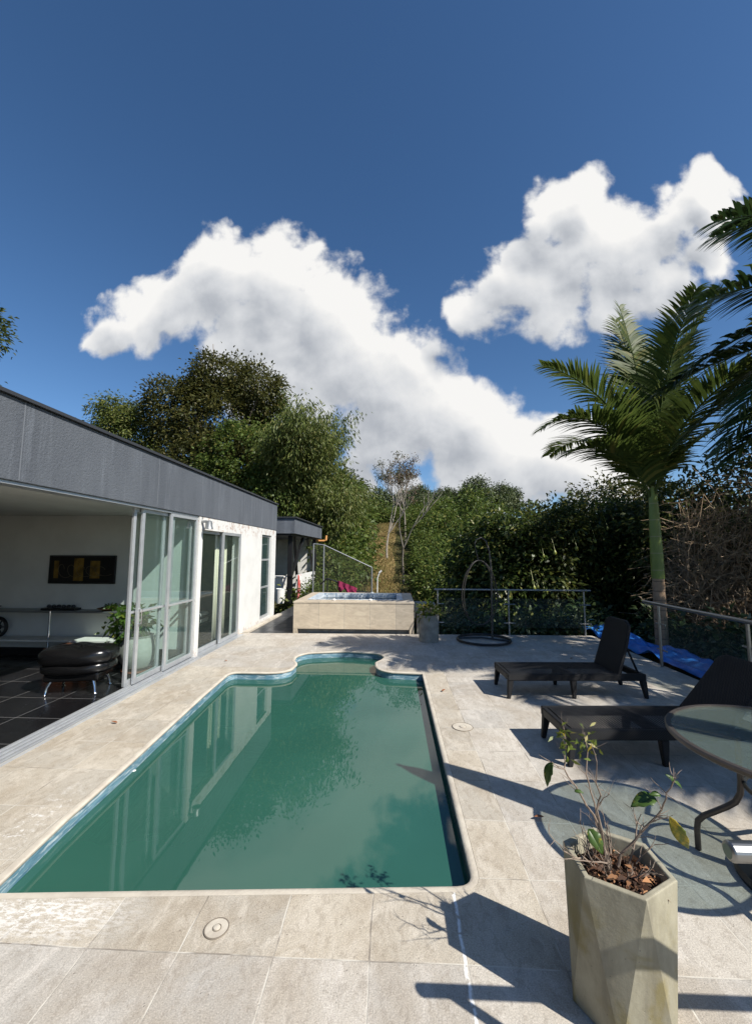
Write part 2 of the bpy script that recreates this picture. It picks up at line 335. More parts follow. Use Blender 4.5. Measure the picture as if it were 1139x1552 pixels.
def leaf_mat(name, c1, c2, c3=None, transl=.28, rough=.38, spec=.45, tcol=None):
    m = bpy.data.materials.new(name); m.use_nodes = True; q = NT(m.node_tree); b = q.n['Principled BSDF']; out = q.n['Material Output']
    ge = q.new('ShaderNodeNewGeometry'); r = ge.outputs['Random Per Island']
    col = q.ramp(r, [(0, c1), (.8, c2), (.97, c3 or c2)])
    q.link(col, b.inputs['Base Color']); b.inputs['Roughness'].default_value = rough; b.inputs['Specular IOR Level'].default_value = spec
    t = q.new('ShaderNodeBsdfTranslucent'); q.link(q.mix(.5, col, tcol or tuple(min(1, 2.0 * x) for x in c2)), t.inputs[0])
    mx = q.new('ShaderNodeMixShader'); mx.inputs[0].default_value = transl; q.link(b.outputs[0], mx.inputs[1]); q.link(t.outputs[0], mx.inputs[2]); q.link(mx.outputs[0], out.inputs[0])
    return m
L_dark = leaf_mat('leaf_dark', (.030, .047, .012), (.080, .100, .023), (.14, .13, .03), rough=.5, spec=.3)
L_olive = leaf_mat('leaf_olive', (.034, .044, .012), (.088, .088, .024), (.13, .11, .035), rough=.5, spec=.3)
L_mid = leaf_mat('leaf_mid', (.040, .072, .014), (.105, .145, .030), (.17, .16, .04), rough=.5, spec=.3)
L_bam = leaf_mat('leaf_bamboo', (.052, .076, .016), (.130, .155, .038), (.19, .18, .06), rough=.52, spec=.28)
L_cit = leaf_mat('leaf_citrus', (.012, .028, .007), (.066, .098, .022), (.22, .21, .05), rough=.40, spec=.36)
L_shrub = leaf_mat('leaf_shrub', (.03, .055, .018), (.08, .115, .045), (.22, .24, .15), rough=.34)
L_dry = leaf_mat('leaf_dry', (.06, .045, .028), (.14, .10, .06), (.06, .07, .02), transl=.15, rough=.7)
L_palm = leaf_mat('leaf_palm', (.030, .055, .013), (.075, .105, .022), (.17, .16, .04), rough=.52, spec=.25, transl=.30)
L_palm2 = leaf_mat('leaf_palm_dark', (.015, .035, .012), (.035, .065, .018), (.08, .10, .03), rough=.38, spec=.4, transl=.25)
L_far = leaf_mat('leaf_far', (.045, .068, .026), (.098, .125, .046), (.13, .14, .06), transl=.1, rough=.6)
L_pot = leaf_mat('leaf_potted', (.05, .10, .02), (.10, .17, .03), (.25, .22, .03), rough=.35)
L_yel = leaf_mat('leaf_yellowing', (.06, .11, .02), (.16, .19, .03), (.30, .22, .03), rough=.4)
def f_ground(q, b, v):
    c = q.mix(q.smooth(q.noise(v, .35, 6, .65), .35, .65), (.045, .06, .02), (.10, .09, .04))
    c = q.mix(q.smooth(q.noise(v, 5, 6, .7), .4, .7), c, (.03, .035, .014)); q.link(c, b.inputs['Base Color'])
    bump(q, b, q.noise(v, 6, 6, .7), 1.0, .2)
m_ground = mat('hillside_ground', rough=.95, spec=.1, build=f_ground)
def f_track(q, b, v):
    c = q.mix(q.smooth(q.noise(v, 1.2, 6, .7), .35, .65), (.27, .19, .085), (.17, .14, .055))
    c = q.mix(q.smooth(q.noise(v, 7, 6, .7), .45, .7), c, (.36, .26, .13)); q.link(c, b.inputs['Base Color']); bump(q, b, q.noise(v, 5, 6, .7), .9, .15)
m_track = mat('dry_grass_track', rough=.95, spec=.1, build=f_track)
m_tarp = mat('blue_tarp', (.02, .15, .55), .38, build=mottled((.05, .25, .72), (.018, .13, .50), 6, 40, .2))
m_magenta = mat('magenta_cloth', (.21, .010, .055), .85)
m_orange = mat('orange_pipe', (.62, .30, .10), .6)
m_umb = mat('umbrella_cloth', (.10, .13, .09), .85)


# ------------------------------------------------------------------ geometry helpers
class MB:
    def __init__(s): s.v = []; s.f = []; s.mi = []
    def add(s, vs, fs, mi=0):
        o = len(s.v); s.v += [tuple(p) for p in vs]; s.f += [tuple(i + o for i in f) for f in fs]; s.mi += [mi] * len(fs); return s
    def box(s, x0, x1, y0, y1, z0, z1, mi=0, T=None):
        vs = [Vector((x, y, z)) for z in (z0, z1) for y in (y0, y1) for x in (x0, x1)]
        if T: vs = [T @ p for p in vs]
        return s.add(vs, [(0, 2, 3, 1), (4, 5, 7, 6), (0, 1, 5, 4), (2, 6, 7, 3), (0, 4, 6, 2), (1, 3, 7, 5)], mi)
    def tube(s, pts, r, n=10, caps=True, closed=False, mi=0):
        pts = [Vector(p) for p in pts]; k = len(pts); rs = r if isinstance(r, (list, tuple)) else [r] * k
        vs = []; prev = None
        for i, p in enumerate(pts):
            if closed: t = pts[(i + 1) % k] - pts[i - 1]
            else: t = pts[min(i + 1, k - 1)] - pts[max(i - 1, 0)]
            t = t.normalized() if t.length > 1e-9 else Vector((0, 0, 1))
            if prev is None: u = t.orthogonal().normalized()
            else: u = (prev - t * prev.dot(t)); u = u.normalized() if u.length > 1e-6 else t.orthogonal().normalized()
            prev = u; w_ = t.cross(u)
            for j in range(n):
                a = 2 * math.pi * j / n; vs.append(p + (u * math.cos(a) + w_ * math.sin(a)) * rs[i])
        fs = []
        for i in range(k if closed else k - 1):
            for j in range(n):
                a, b_ = i * n + j, i * n + (j + 1) % n; c_, d_ = ((i + 1) % k) * n + (j + 1) % n, ((i + 1) % k) * n + j
                fs.append((a, b_, c_, d_))
        if caps and not closed: fs += [tuple(range(n - 1, -1, -1)), tuple(range((k - 1) * n, k * n))]
        return s.add(vs, fs, mi)
    def lathe(s, prof, c=(0, 0, 0), n=32, mi=0, wob=0.0, sides=None):
        n = sides or n; vs = []; fs = []
        for (r, z) in prof:
            for j in range(n):
                a = 2 * math.pi * j / n; rr = r * (1 + wob * math.sin(3 * a + z * 9)); vs.append((c[0] + rr * math.cos(a), c[1] + rr * math.sin(a), c[2] + z))
        for i in range(len(prof) - 1):
            for j in range(n): fs.append((i * n + j, i * n + (j + 1) % n, (i + 1) * n + (j + 1) % n, (i + 1) * n + j))
        if prof[0][0] > 1e-6: fs.append(tuple(range(n - 1, -1, -1)))
        if prof[-1][0] > 1e-6: fs.append(tuple((len(prof) - 1) * n + j for j in range(n)))
        return s.add(vs, fs, mi)
    def build(s, name, m, parent=None, smooth=False, bevel=0.0, seg=2, loc=None):
        me = bpy.data.meshes.new(name); me.from_pydata(s.v, [], s.f)
        for mm in (m if isinstance(m, (list, tuple)) else [m]): me.materials.append(mm)
        me.polygons.foreach_set('material_index', s.mi)
        if smooth: me.polygons.foreach_set('use_smooth', [True] * len(s.f))
        me.update(); me.validate()
        if smooth: me.set_sharp_from_angle(angle=rad(38))
        o = bpy.data.objects.new(name, me); COL.objects.link(o)
        if parent: o.parent = parent
        if loc: o.location = loc
        if bevel:
            b = o.modifiers.new('bevel', 'BEVEL'); b.width = bevel; b.segments = seg; b.limit_method = 'ANGLE'; b.angle_limit = rad(40)
        return o
    def split(s, name, *a, **k):            # each loose shape a part of its own
        par = list(range(len(s.v)))
        def find(i):
            while par[i] != i: par[i] = par[par[i]]; i = par[i]
            return i
        for f in s.f:
            for i in f[1:]: par[find(f[0])] = find(i)
        groups = {}
        for f, m_ in zip(s.f, s.mi): groups.setdefault(find(f[0]), []).append((f, m_))
        for fs in groups.values():
            ids = sorted({i for f, _ in fs for i in f}); mp = {i: j for j, i in enumerate(ids)}
            mb = MB(); mb.v = [s.v[i] for i in ids]; mb.f = [tuple(mp[i] for i in f) for f, _ in fs]; mb.mi = [m_ for _, m_ in fs]; mb.build(name, *a, **k)
def tag(o, label=None, cat=None, group=None, kind=None):
    for k, v in (('label', label), ('category', cat), ('group', group), ('kind', kind)):
        if v: o[k] = v
    return o
def empty(name, loc, label=None, cat=None, group=None, rz=0):
    o = bpy.data.objects.new(name, None); COL.objects.link(o); o.location = loc; o.rotation_euler = (0, 0, rz); return tag(o, label, cat, group)
def copy_tree(o, parent=None):
    c = o.copy(); COL.objects.link(c)
    if parent: c.parent = parent
    for ch in list(o.children): copy_tree(ch, c)
    return c
def poly_fill(outer, holes, z):
    loops = [[Vector((x, y, 0)) for x, y in outer]] + [[Vector((x, y, 0)) for x, y in h] for h in holes]
    flat = [p for l in loops for p in l]; tris = tessellate_polygon(loops); fs = []
    for t in tris:
        a, b_, c_ = (flat[i] for i in t)
        fs.append(tuple(t) if (b_ - a).cross(c_ - a).z > 0 else tuple(reversed(t)))
    return [(p.x, p.y, z) for p in flat], fs
def norm(a): return a / np.maximum(np.linalg.norm(a, axis=1, keepdims=True), 1e-9)
def leaves(name, P, A, N, L, Wd, m, parent=None, fold=.25, droop=.15):
    """one mesh of many folded leaves: P bases, A axes, N normals"""
    A = norm(A); Sd = norm(np.cross(A, N)); N = np.cross(Sd, A); L = np.asarray(L).reshape(-1, 1) * np.ones((len(P), 1)); Wd = np.asarray(Wd).reshape(-1, 1) * np.ones((len(P), 1))
    mid = P + A * L * .45
    V = np.stack([P, mid + Sd * Wd * .5 + N * Wd * fold, P + A * L - N * L * droop, mid - Sd * Wd * .5 + N * Wd * fold], 1).reshape(-1, 3)
    n = len(P); me = bpy.data.meshes.new(name); me.vertices.add(4 * n); me.vertices.foreach_set('co', V.astype(np.float32).ravel())
    me.loops.add(4 * n); me.loops.foreach_set('vertex_index', np.arange(4 * n, dtype=np.int32))
    me.polygons.add(n); me.polygons.foreach_set('loop_start', np.arange(0, 4 * n, 4, dtype=np.int32)); me.polygons.foreach_set('loop_total', np.full(n, 4, np.int32))
    me.materials.append(m); me.update(calc_edges=True)
    o = bpy.data.objects.new(name, me); COL.objects.link(o)
    if parent: o.parent = parent
    return o
def rnd_dirs(n): return norm(RNG.normal(size=(n, 3)))
def clump_points(ells, ncl, shell=.55):
    """clump centres spread through the outer part of a union of ellipsoids, weighted by volume"""
    vol = np.array([e[3] * e[4] * e[5] for e in ells]) ** .8; pick = RNG.choice(len(ells), ncl, p=vol / vol.sum()); E_ = np.array(ells)[pick]
    d = rnd_dirs(ncl); r = shell + (1 - shell) * RNG.random((ncl, 1)) ** .7
    return E_[:, :3] + d * r * E_[:, 3:6], d
def crown(name, ells, ncl, per, rc, L, asp, m, parent, hang=.3, flat=.7, shell=.5):
    C_, D = clump_points(ells, ncl, shell)
    rcs = rc * (.6 + .8 * RNG.random((ncl, 1)))
    off = RNG.normal(size=(ncl, per, 3)) * .5; off[:, :, 2] *= flat
    P = (C_[:, None] + off * rcs[:, None]).reshape(-1, 3)
    A = (off + D[:, None] * .6 + RNG.normal(size=off.shape) * .5).reshape(-1, 3); A[:, 2] -= hang
    N = RNG.normal(size=P.shape) * .6 + np.array([0, 0, 1.0]) + np.repeat(D, per, 0) * .5
    n = len(P); Ls = L * (.6 + .7 * RNG.random(n))
    return leaves(name, P, A, N, Ls, Ls * asp, m, parent), C_
def limbs(base, ells, cents, m, parent, r0, n=9, name='trunk', fork=.45):
    mb = MB(); base = Vector(base); top = Vector(ells[0][:3]); fk = base.lerp(top, fork)
    wob = lambda a, b_, k, amp: [a.lerp(b_, i / k) + Vector((random.uniform(-1, 1), random.uniform(-1, 1), random.uniform(-.4, .4))) * amp * (0 < i < k) for i in range(k + 1)]
    mb.tube(wob(base, fk, 5, .06), [r0 * (1 - .07 * i) for i in range(6)], 9)
    for i in range(n):
        c_ = Vector(cents[random.randrange(len(cents))]); md = fk.lerp(c_, .5) + Vector((0, 0, .3)) * random.random()
        p = wob(fk, md, 3, .08)[:-1] + wob(md, c_, 3, .1); k = len(p)
        mb.tube(p, [r0 * .55 * (1 - .85 * j / (k - 1)) for j in range(k)], 6)
        for _ in range(3):
            e = Vector(cents[random.randrange(len(cents))])
            if (e - md).length < 2.2: mb.tube(wob(md, e, 3, .08), [r0 * .25, r0 * .2, r0 * .14, r0 * .06], 5)
    return mb.build(name, m, parent, smooth=True)
def tree(name, label, cat, base, ells, ncl, per, rc, L, asp, m, bark=m_bark, r0=.2, nl=9, group=None, hang=.3, shell=.5, flat=.7):
    """ells are relative to the base"""
    root = empty(name, base, label, cat, group)
    o, C_ = crown('crown', ells, ncl, per, rc, L, asp, m, root, hang, flat, shell)
    limbs((0, 0, -.4), ells, C_, bark, root, r0, nl)
    return root


# ------------------------------------------------------------------ ground, deck, pool
def sm(a, b_, t): t = min(1, max(0, (t - a) / (b_ - a))); return t * t * (3 - 2 * t)
def terr(x, y):
    z = -2.6
    z = z + 1.5 * sm(10.5, 13, y) + .9 * sm(14, 24, y) + 5.2 * sm(22, 47, y) + 1.3 * sm(45, 85, y) + 6 * sm(90, 300, y)
    z += 2.1 * sm(4.7, 5.0, x) * (1 - sm(11, 20, y)) - .5 * sm(6, 12, x) * (1 - sm(14, 26, y))
    z += 2.2 * sm(-5, -14, x) * sm(8, 16, y) + .9 * sm(-1, 3, x - .16 * y) * sm(26, 46, y) * .8
    if y > 10.5: z += .35 * noise.noise(Vector((x * .13, y * .13, 3))) * sm(10.5, 20, y) + 1.6 * noise.noise(Vector((x * .03, y * .03, 7))) * sm(45, 90, y)
    return z
def axis(a, b_, dense_a, dense_b, fine, coarse):
    out = []; t = a
    while t < b_: out.append(t); t += fine if dense_a <= t < dense_b else coarse * (1 + max(0, abs(t - (dense_a + dense_b) / 2) - 60) / 60)
    return out + [b_]
xs = axis(-400, 400, -25, 25, .8, 8); ys = axis(-60, 700, -2, 60, .8, 8)
mb = MB(); nx = len(xs)
mb.add([(x, y, terr(x, y)) for y in ys for x in xs], [(j * nx + i, j * nx + i + 1, (j + 1) * nx + i + 1, (j + 1) * nx + i) for j in range(len(ys) - 1) for i in range(nx - 1)])
tag(mb.build('ground', m_ground, smooth=True), kind='structure')
mb = MB(); n = 60; vs = []                                  # dry grass track climbing the opposite slope
for i in range(n):
    y = 19 + 30 * i / (n - 1); cx = -.45 + .25 * math.sin(y * .16) - .012 * (y - 20); hw = .78 + .12 * math.sin(y * .9)
    for k in range(7): x = cx + hw * (k - 3) / 3; vs.append((x, y, terr(x, y) + .05 - .04 * abs(k - 3) / 3 + .03 * noise.noise(Vector((x * 2, y * 2, 0)))))
mb.add(vs, [(i * 7 + k, i * 7 + k + 1, (i + 1) * 7 + k + 1, (i + 1) * 7 + k) for i in range(n - 1) for k in range(6)])
tag(mb.build('track', m_track, smooth=True), kind='structure')

n = 9000; yy = 19 + 30 * RNG.random(n); xx = -.45 + .25 * np.sin(yy * .16) - .012 * (yy - 20) + RNG.normal(size=n) * .62
P_ = np.array([(x, y, terr(x, y) + .03) for x, y in zip(xx, yy)])
L_grass = leaf_mat('dry_grass', (.10, .10, .03), (.28, .20, .09), (.12, .15, .04), transl=.2, rough=.8, spec=.1)
o = leaves('grass', P_, RNG.normal(size=(n, 3)) * .5 + (0, 0, 1), RNG.normal(size=(n, 3)), .12 + .2 * RNG.random(n) ** 2, .035, L_grass); o['kind'] = 'stuff'

def arc(cx, cy, r, a0, a1, n): return [(cx + r * math.cos(rad(a0 + (a1 - a0) * i / n)), cy + r * math.sin(rad(a0 + (a1 - a0) * i / n))) for i in range(n + 1)]
def bez(p0, p1, p2, n): return [tuple((1 - t) ** 2 * a + 2 * t * (1 - t) * b_ + t * t * c_ for a, b_, c_ in zip(p0, p1, p2)) for t in [i / n for i in range(n + 1)]]
# outline, counter-clockwise from the near left corner
POOL = [(-2.15, 2.27), (-1.0, 2.35), (.27, 2.435)] + bez((.34, 2.44), (.44, 2.45), (.44, 2.55), 5) + [(.44, 3.3), (.435, 4.5), (.43, 6.44), (.18, 6.46)]
POOL += bez((.06, 6.47), (-.22, 6.47), (-.29, 6.78), 7) + bez((-.32, 6.95), (-.30, 7.06), (-.22, 7.18), 4)[1:] + bez((-.17, 7.35), (-.20, 7.66), (-.48, 7.68), 6)
POOL += bez((-.75, 7.74), (-.95, 7.76), (-1.15, 7.70), 4) + bez((-1.40, 7.64), (-1.66, 7.60), (-1.70, 7.28), 6)[1:] + bez((-1.73, 7.1), (-1.60, 7.0), (-1.57, 6.80), 4)[1:]
POOL += bez((-1.57, 6.62), (-1.60, 6.36), (-1.92, 6.33), 7)[1:] + [(-2.2, 6.33)] + bez((-2.36, 6.33), (-2.46, 6.32), (-2.46, 6.18), 4) + [(-2.41, 5.35), (-2.34, 4.5), (-2.27, 3.68), (-2.22, 2.89)]
POOL = [p for i, p in enumerate(POOL) if (Vector(p) - Vector(POOL[i - 1])).length > .004]
def offset(poly, d):                                       # positive = outward (ccw outline)
    out = []; k = len(poly)
    for i in range(k):
        a, b_, c_ = Vector(poly[i - 1]), Vector(poly[i]), Vector(poly[(i + 1) % k])
        n1 = (b_ - a).normalized(); n2 = (c_ - b_).normalized(); n1 = Vector((n1.y, -n1.x)); n2 = Vector((n2.y, -n2.x))
        m_ = (n1 + n2).normalized(); out.append(tuple(b_ + m_ * d / max(.5, m_.dot(n1))))
    return out
DECK = [(-3.42, -6), (9.0, -6), (9.0, 2.2), (4.36, 2.2), (4.36, 9.52), (-2.2, 9.36), (-3.42, 9.30)]
mb = MB(); rim = offset(POOL, .036)
mb.add(*poly_fill(DECK, [rim], 0.0)); k = len(DECK)
mb.add([(x, y, z) for z in (-.001, -.3) for x, y in DECK], [(i + k, (i + 1) % k + k, (i + 1) % k, i) for i in range(k)])
tag(mb.build('deck', m_deck), kind='structure')
PROF = [(.036, -.02), (.034, .001), (.012, .003), (-.004, .000), (-.011, -.007), (-.012, -.018), (-.008, -.025), (.004, -.028)]
mb = MB(); k = len(POOL); rows = [[(x, y, z) for x, y in offset(POOL, d)] for d, z in PROF]
mb.add([p for r in rows for p in r], [(i * k + j, i * k + (j + 1) % k, (i + 1) * k + (j + 1) % k, (i + 1) * k + j) for i in range(len(PROF) - 1) for j in range(k)])
tag(mb.build('pool_coping', m_coping, smooth=True), kind='structure')
# basin with a ledge and steps
def ring(mb, pa, za, pb, zb, mi=0):
    k = len(pa); mb.add([(x, y, za) for x, y in pa] + [(x, y, zb) for x, y in pb], [(j, (j + 1) % k, (j + 1) % k + k, j + k)[::-1] for j in range(k)], mi)
MAIN = [(-2.15, 2.27), (.40, 2.44), (.44, 2.55), (.435, 6.44), (-.35, 6.47), (-1.5, 6.40), (-2.46, 6.3), (-2.41, 5.35), (-2.27, 3.68), (-2.2, 2.8)]
mb = MB(); wl = offset(POOL, .004); ring(mb, wl, -.02, wl, -1.35); vs, fs = poly_fill(POOL, [], -1.35); mb.add(vs, fs)
nook = [p for p in POOL if p[1] > 6.3 and p[0] < .3]
def slab(mb, pts, z, edge):
    k = len(pts); mb.add(*poly_fill(pts, [], z)); mb.add([(x, y, z) for x, y in pts] + [(x, y, -1.34) for x, y in pts], [(j + k, (j + 1) % k + k, (j + 1) % k, j) for j in range(k)])
    e = pts[-1:] + pts[:1] if edge is None else edge
    mb.tube([(x, y, z) for x, y in e], .022, 6, mi=1)
st1 = [p for p in POOL if p[1] > 7.0 and -1.72 < p[0] < -.1]; f1 = bez((-1.68, 7.02), (-.95, 6.8), (-.25, 7.1), 8)
slab(mb, st1 + f1, -.22, f1)
st2 = [(x, y) for x, y in nook if y > 6.5]; f2 = bez((-1.57, 6.45), (-.95, 6.2), (-.30, 6.5), 8); slab(mb, st2 + f2, -.40, f2)
f3 = [(-2.45, 5.85), (-2.0, 5.84)] + bez((-1.75, 5.84), (-1.45, 5.86), (-1.35, 6.05), 5) + bez((-1.25, 6.1), (-.9, 6.0), (-.55, 6.08), 4) + bez((-.5, 6.02), (-.4, 5.83), (0, 5.86), 5) + [(.43, 5.86)]
slab(mb, f3 + [(.43, 6.42), (0, 6.46), (-.4, 6.5), (-1.5, 6.42), (-2.4, 6.30), (-2.45, 6.1)], -.62, f3)
lg = [(-2.13, 2.30), (-1.72, 2.33), (-1.86, 4.2), (-2.03, 5.80), (-2.43, 5.82), (-2.40, 5.35), (-2.26, 3.68)]; slab(mb, lg, -.66, lg[1:4])
tag(mb.build('pool_basin', [m_basin, m_edge]), kind='structure')
WZ = -.108
mb = MB(); mb.add(*poly_fill(offset(POOL, .003), [], WZ)); tag(mb.build('water', m_water, smooth=True), kind='structure')
mb = MB(); mb.box(-3.42, -2.3, 9.37, 26, -.25, -.012); mb.box(-2.3, 1.0, 11.9, 13.2, -.3, -.02); tag(mb.build('path', m_path), kind='structure')
mb = MB(); mb.box(-3.38, -3.26, 9.33, 12.1, -.1, .035); tag(mb.build('kerb_strip', m_coping, bevel=.006), kind='structure')
mb = MB(); mb.box(-3.30, 4.36, 9.0, 9.52, -.9, -.302); tag(mb.build('retaining_wall', m_conc2), 'grey concrete retaining wall under the far deck edge', 'wall')

# ------------------------------------------------------------------ house
house = empty('house', (-3.42, 4, 0), 'long white single storey house with dark grey fascia beside the pool', 'house')
house.location = (0, 0, 0)
FX = -3.42
mb = MB(); mb.box(-3.64, FX + .012, -5, 11.85, 2.43, 3.18); mb.build('fascia', m_fascia, house, bevel=.008)
mb = MB(); mb.box(-3.70, FX + .045, -5.03, 11.88, 3.182, 3.215); mb.build('roof_edge', m_cap, house)
mb = MB(); mb.box(-10.5, -3.66, -5, 11.85, 3.0, 3.16); mb.build('roof', m_conc2, house)
mb = MB()
for y in (.6, 3.55, 5.75, 9.2): mb.box(FX + .0125, FX + .015, y, y + .012, 2.44, 3.17)
mb.split('seam', m_seam, house)
mb = MB()
mb.box(-3.62, FX, 7.10, 7.25, 0, 2.428); mb.box(-3.62, FX, 7.25, 9.12, 2.20, 2.428); mb.box(-3.62, FX, 9.12, 10.58, -.1, 2.428); mb.box(-3.62, FX, 10.58, 11.42, 2.26, 2.428); mb.box(-3.62, FX, 10.58, 11.42, -.1, .07)
mb.box(-3.62, FX, 11.42, 11.83, -.1, 2.428); mb.box(-10.5, -3.622, 11.65, 11.83, -.1, 2.99)
mb.build('wall', m_wall, house)
mb = MB(); mb.box(-10.4, -3.622, 7.15, 7.22, 0, 2.44); mb.box(-10.4, -10.3, -5, 11.6, 0, 2.44); mb.box(-10.4, -3.5, -5, -4.9, 0, 2.44); mb.build('interior_wall', m_inner, house)
mb = MB(); mb.box(-10.3, -3.645, -4.9, 11.6, 2.44, 2.5); mb.build('ceiling', m_inner, house)
mb = MB(); mb.box(-10.3, -3.645, 7.118, 7.147, .004, .13); mb.build('skirting', m_black, house)
mb = MB(); mb.box(-10.3, -3.56, -4.9, 7.148, -.08, .002); mb.box(-10.3, -3.56, 7.23, 11.6, -.08, .001); mb.build('floor', m_blackfloor, house)
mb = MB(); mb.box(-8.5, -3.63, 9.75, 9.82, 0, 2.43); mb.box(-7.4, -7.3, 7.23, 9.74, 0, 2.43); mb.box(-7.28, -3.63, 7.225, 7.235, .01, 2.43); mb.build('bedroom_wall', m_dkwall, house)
mb = MB(); mb.box(-3.56, -3.29, -4.9, 9.15, -.02, .006)
for x in (-3.54, -3.48, -3.42, -3.36, -3.31): mb.box(x, x + .014, -4.9, 7.09, .006, .026)
mb.build('door_track', m_alu, house)
mb = MB(); mb.box(-3.60, -3.435, -4.9, 7.09, 2.40, 2.428); mb.build('head_rail', m_alu, house)
def slider(x, y0, y1, z0, z1, mid=None, gm=m_glass, handle=False, st=.055, name='sliding_door', th=.035, midw=.03):
    mb = MB(); mb.box(x, x + th, y0, y0 + st, z0, z1); mb.box(x, x + th, y1 - st, y1, z0, z1); mb.box(x, x + th, y0 + st, y1 - st, z0, z0 + .07); mb.box(x, x + th, y0 + st, y1 - st, z1 - .05, z1)
    for m_ in (mid if isinstance(mid, (list, tuple)) else [mid] if mid else []): mb.box(x + .003, x + th - .003, y0 + st, y1 - st, m_ - midw / 2, m_ + midw / 2)
    f = mb.build(name, m_alu, house, bevel=.003)
    g_ = MB(); g_.box(x + th / 2 - .003, x + th / 2 + .003, y0 + st - .004, y1 - st + .004, z0 + .065, z1 - .045); g_.build('pane', gm, f)
    if handle:
        h = MB(); h.tube([(x + th, y0 + .028, .82), (x + th + .04, y0 + .028, .82), (x + th + .04, y0 + .028, 1.02), (x + th, y0 + .028, 1.02)], .009, 8); h.build('handle', m_chrome, f)
    return f
slider(-3.575, 5.46, 6.25, .027, 2.40, .98); slider(-3.525, 5.58, 6.42, .027, 2.40, .98, handle=True); slider(-3.475, 6.22, 7.09, .027, 2.40, .98)
slider(-3.57, 6.42, 7.09, .027, 2.40, .98)
slider(-3.52, 7.255, 8.25, .01, 2.195); slider(-3.455, 8.15, 9.115, .01, 2.195, st=.07)
slider(-3.50, 10.585, 11.415, .075, 2.255, [.88, 1.60], m_glass_dk, st=.045, name='window', midw=.05)
mb = MB()
for i in range(9):
    y = 8.42 + .06 * i
    mb.add([(-3.70 + .03 * (i % 2), y, .02), (-3.70 + .03 * ((i + 1) % 2), y + .06, .02), (-3.70 + .03 * ((i + 1) % 2), y + .06, 2.2), (-3.70 + .03 * (i % 2), y, 2.2)], [(0, 1, 2, 3)])
c_ = mb.build('curtain', m_cream, smooth=True); s_ = c_.modifiers.new('thick', 'SOLIDIFY'); s_.thickness = .006
tag(c_, 'cream curtain hanging behind the bedroom sliding door', 'curtain')
bed = empty('bed', (-5.0, 8.3, 0), 'low bed with pale striped bedding behind the bedroom glass door', 'bed')
mb = MB(); mb.box(-.95, 1.0, -.75, .75, .12, .30); mb.build('bed_frame', m_black, bed, bevel=.02)
mb = MB(); mb.box(-.9, .97, -.72, .72, .303, .52); mb.build('mattress', m_whitefab, bed, bevel=.05, seg=3)
mb = MB(); mb.box(-.4, .985, -.74, .74, .40, .46); mb.build('blanket', m_cap, bed, bevel=.02)
wl_ = empty('wall_lamp', (FX, 7.19, 2.30), 'small grey floodlight on the white wall corner by the glass door', 'wall lamp')
mb = MB(); mb.box(.0, .10, -.03, .03, .02, .06); mb.build('bracket', m_alu_dk, wl_)
mb = MB(); mb.lathe([(.02, .06), (.055, .04), (.06, -.04), (.075, -.09)], (.13, 0, 0), 16); mb.build('lamp_head', m_alu_dk, wl_, smooth=True)
mb = MB(); mb.tube([(.006, 0, .08), (.008, -.01, .30), (.007, -.02, .52)], .006, 6); mb.build('cable', m_black, wl_)

# living room things
pt = empty('painting', (-5.5, 7.145, 1.483), 'black panoramic painting with gold bars on the living room wall', 'painting')
mb = MB(); mb.box(-.62, .62, -.035, -.002, -.25, .25); mb.build('canvas', mat('painting_black', (.008, .007, .006), .4), pt)
mb = MB(); mb.box(-.645, -.622, -.045, -.001, -.275, .275); mb.box(.622, .645, -.045, -.001, -.275, .275); mb.box(-.622, .622, -.045, -.001, -.275, -.252); mb.box(-.622, .622, -.045, -.001, .252, .275); mb.build('frame', m_black, pt)
mb = MB(); mb.box(-.55, -.46, -.039, -.036, -.17, .17); mb.box(-.16, .03, -.039, -.036, -.22, .22); mb.box(.16, .35, -.039, -.036, -.17, .17)
mb.split('gold_bar', mat('gold_paint', rough=.45, metal=.2, build=mottled((.30, .18, .03), (.10, .06, .012), 6, 30, .2)), pt)
mb = MB()
for k in range(5):
    x = -.45 + k * .19; mb.tube([(x + .10 * math.cos(a) * (1 + .1 * k) + .03 * a, -.040, -.03 + .13 * math.sin(a) * (1 - .08 * k)) for a in np.linspace(.3, 5.6, 14)], .0035, 4)
mb.build('scrolled_line', mat('pale_scroll', (.16, .13, .08), .5), pt)
pt.scale = (.93, 1, .9)
sh = empty('wall_shelf', (-6.2, 7.0, 0), 'long white two tier shelf along the living room wall', 'shelf')
for z, d in ((.80, .30), (.33, .34)):
    mb = MB(); mb.box(-3.6, 2.0, .12 - d, .115, z - .03, z); mb.build('shelf_board', m_whitefab if z < .5 else m_alu_dk, sh, bevel=.004)
for x in (-2.4, .42):
    mb = MB(); mb.tube([(x, -.17, .006), (x, -.17, .80)], .018, 10); mb.build('upright', m_chrome, sh, smooth=True)
wh = empty('ornament_wheel', (-6.82, 6.98, .33), 'black wheel ornament standing on the lower shelf', 'ornament')
mb = MB(); mb.tube([(.15 * math.cos(a), 0, .17 + .15 * math.sin(a)) for a in np.linspace(0, 2 * math.pi, 25)[:-1]], .028, 8, closed=True); mb.build('rim', m_black, wh, smooth=True)
mb = MB(); mb.lathe([(.0, -.02), (.05, -.02), (.05, .02), (0, .02)], (0, 0, 0), 16); mb.v = [(x, z, y + .17) for x, y, z in mb.v]
for k in range(6): mb.tube([(0, 0, .17), (.14 * math.cos(k * 1.047), 0, .17 + .14 * math.sin(k * 1.047))], .012, 6)
mb.build('hub', m_black, wh)
tr_ = empty('tray', (-5.72, 6.98, .80), 'long black tray lying on the upper shelf', 'tray')
mb = MB(); mb.box(-.30, .30, -.08, .08, .0, .035); mb.build('tray_base', m_black, tr_, bevel=.008)
mb = MB()
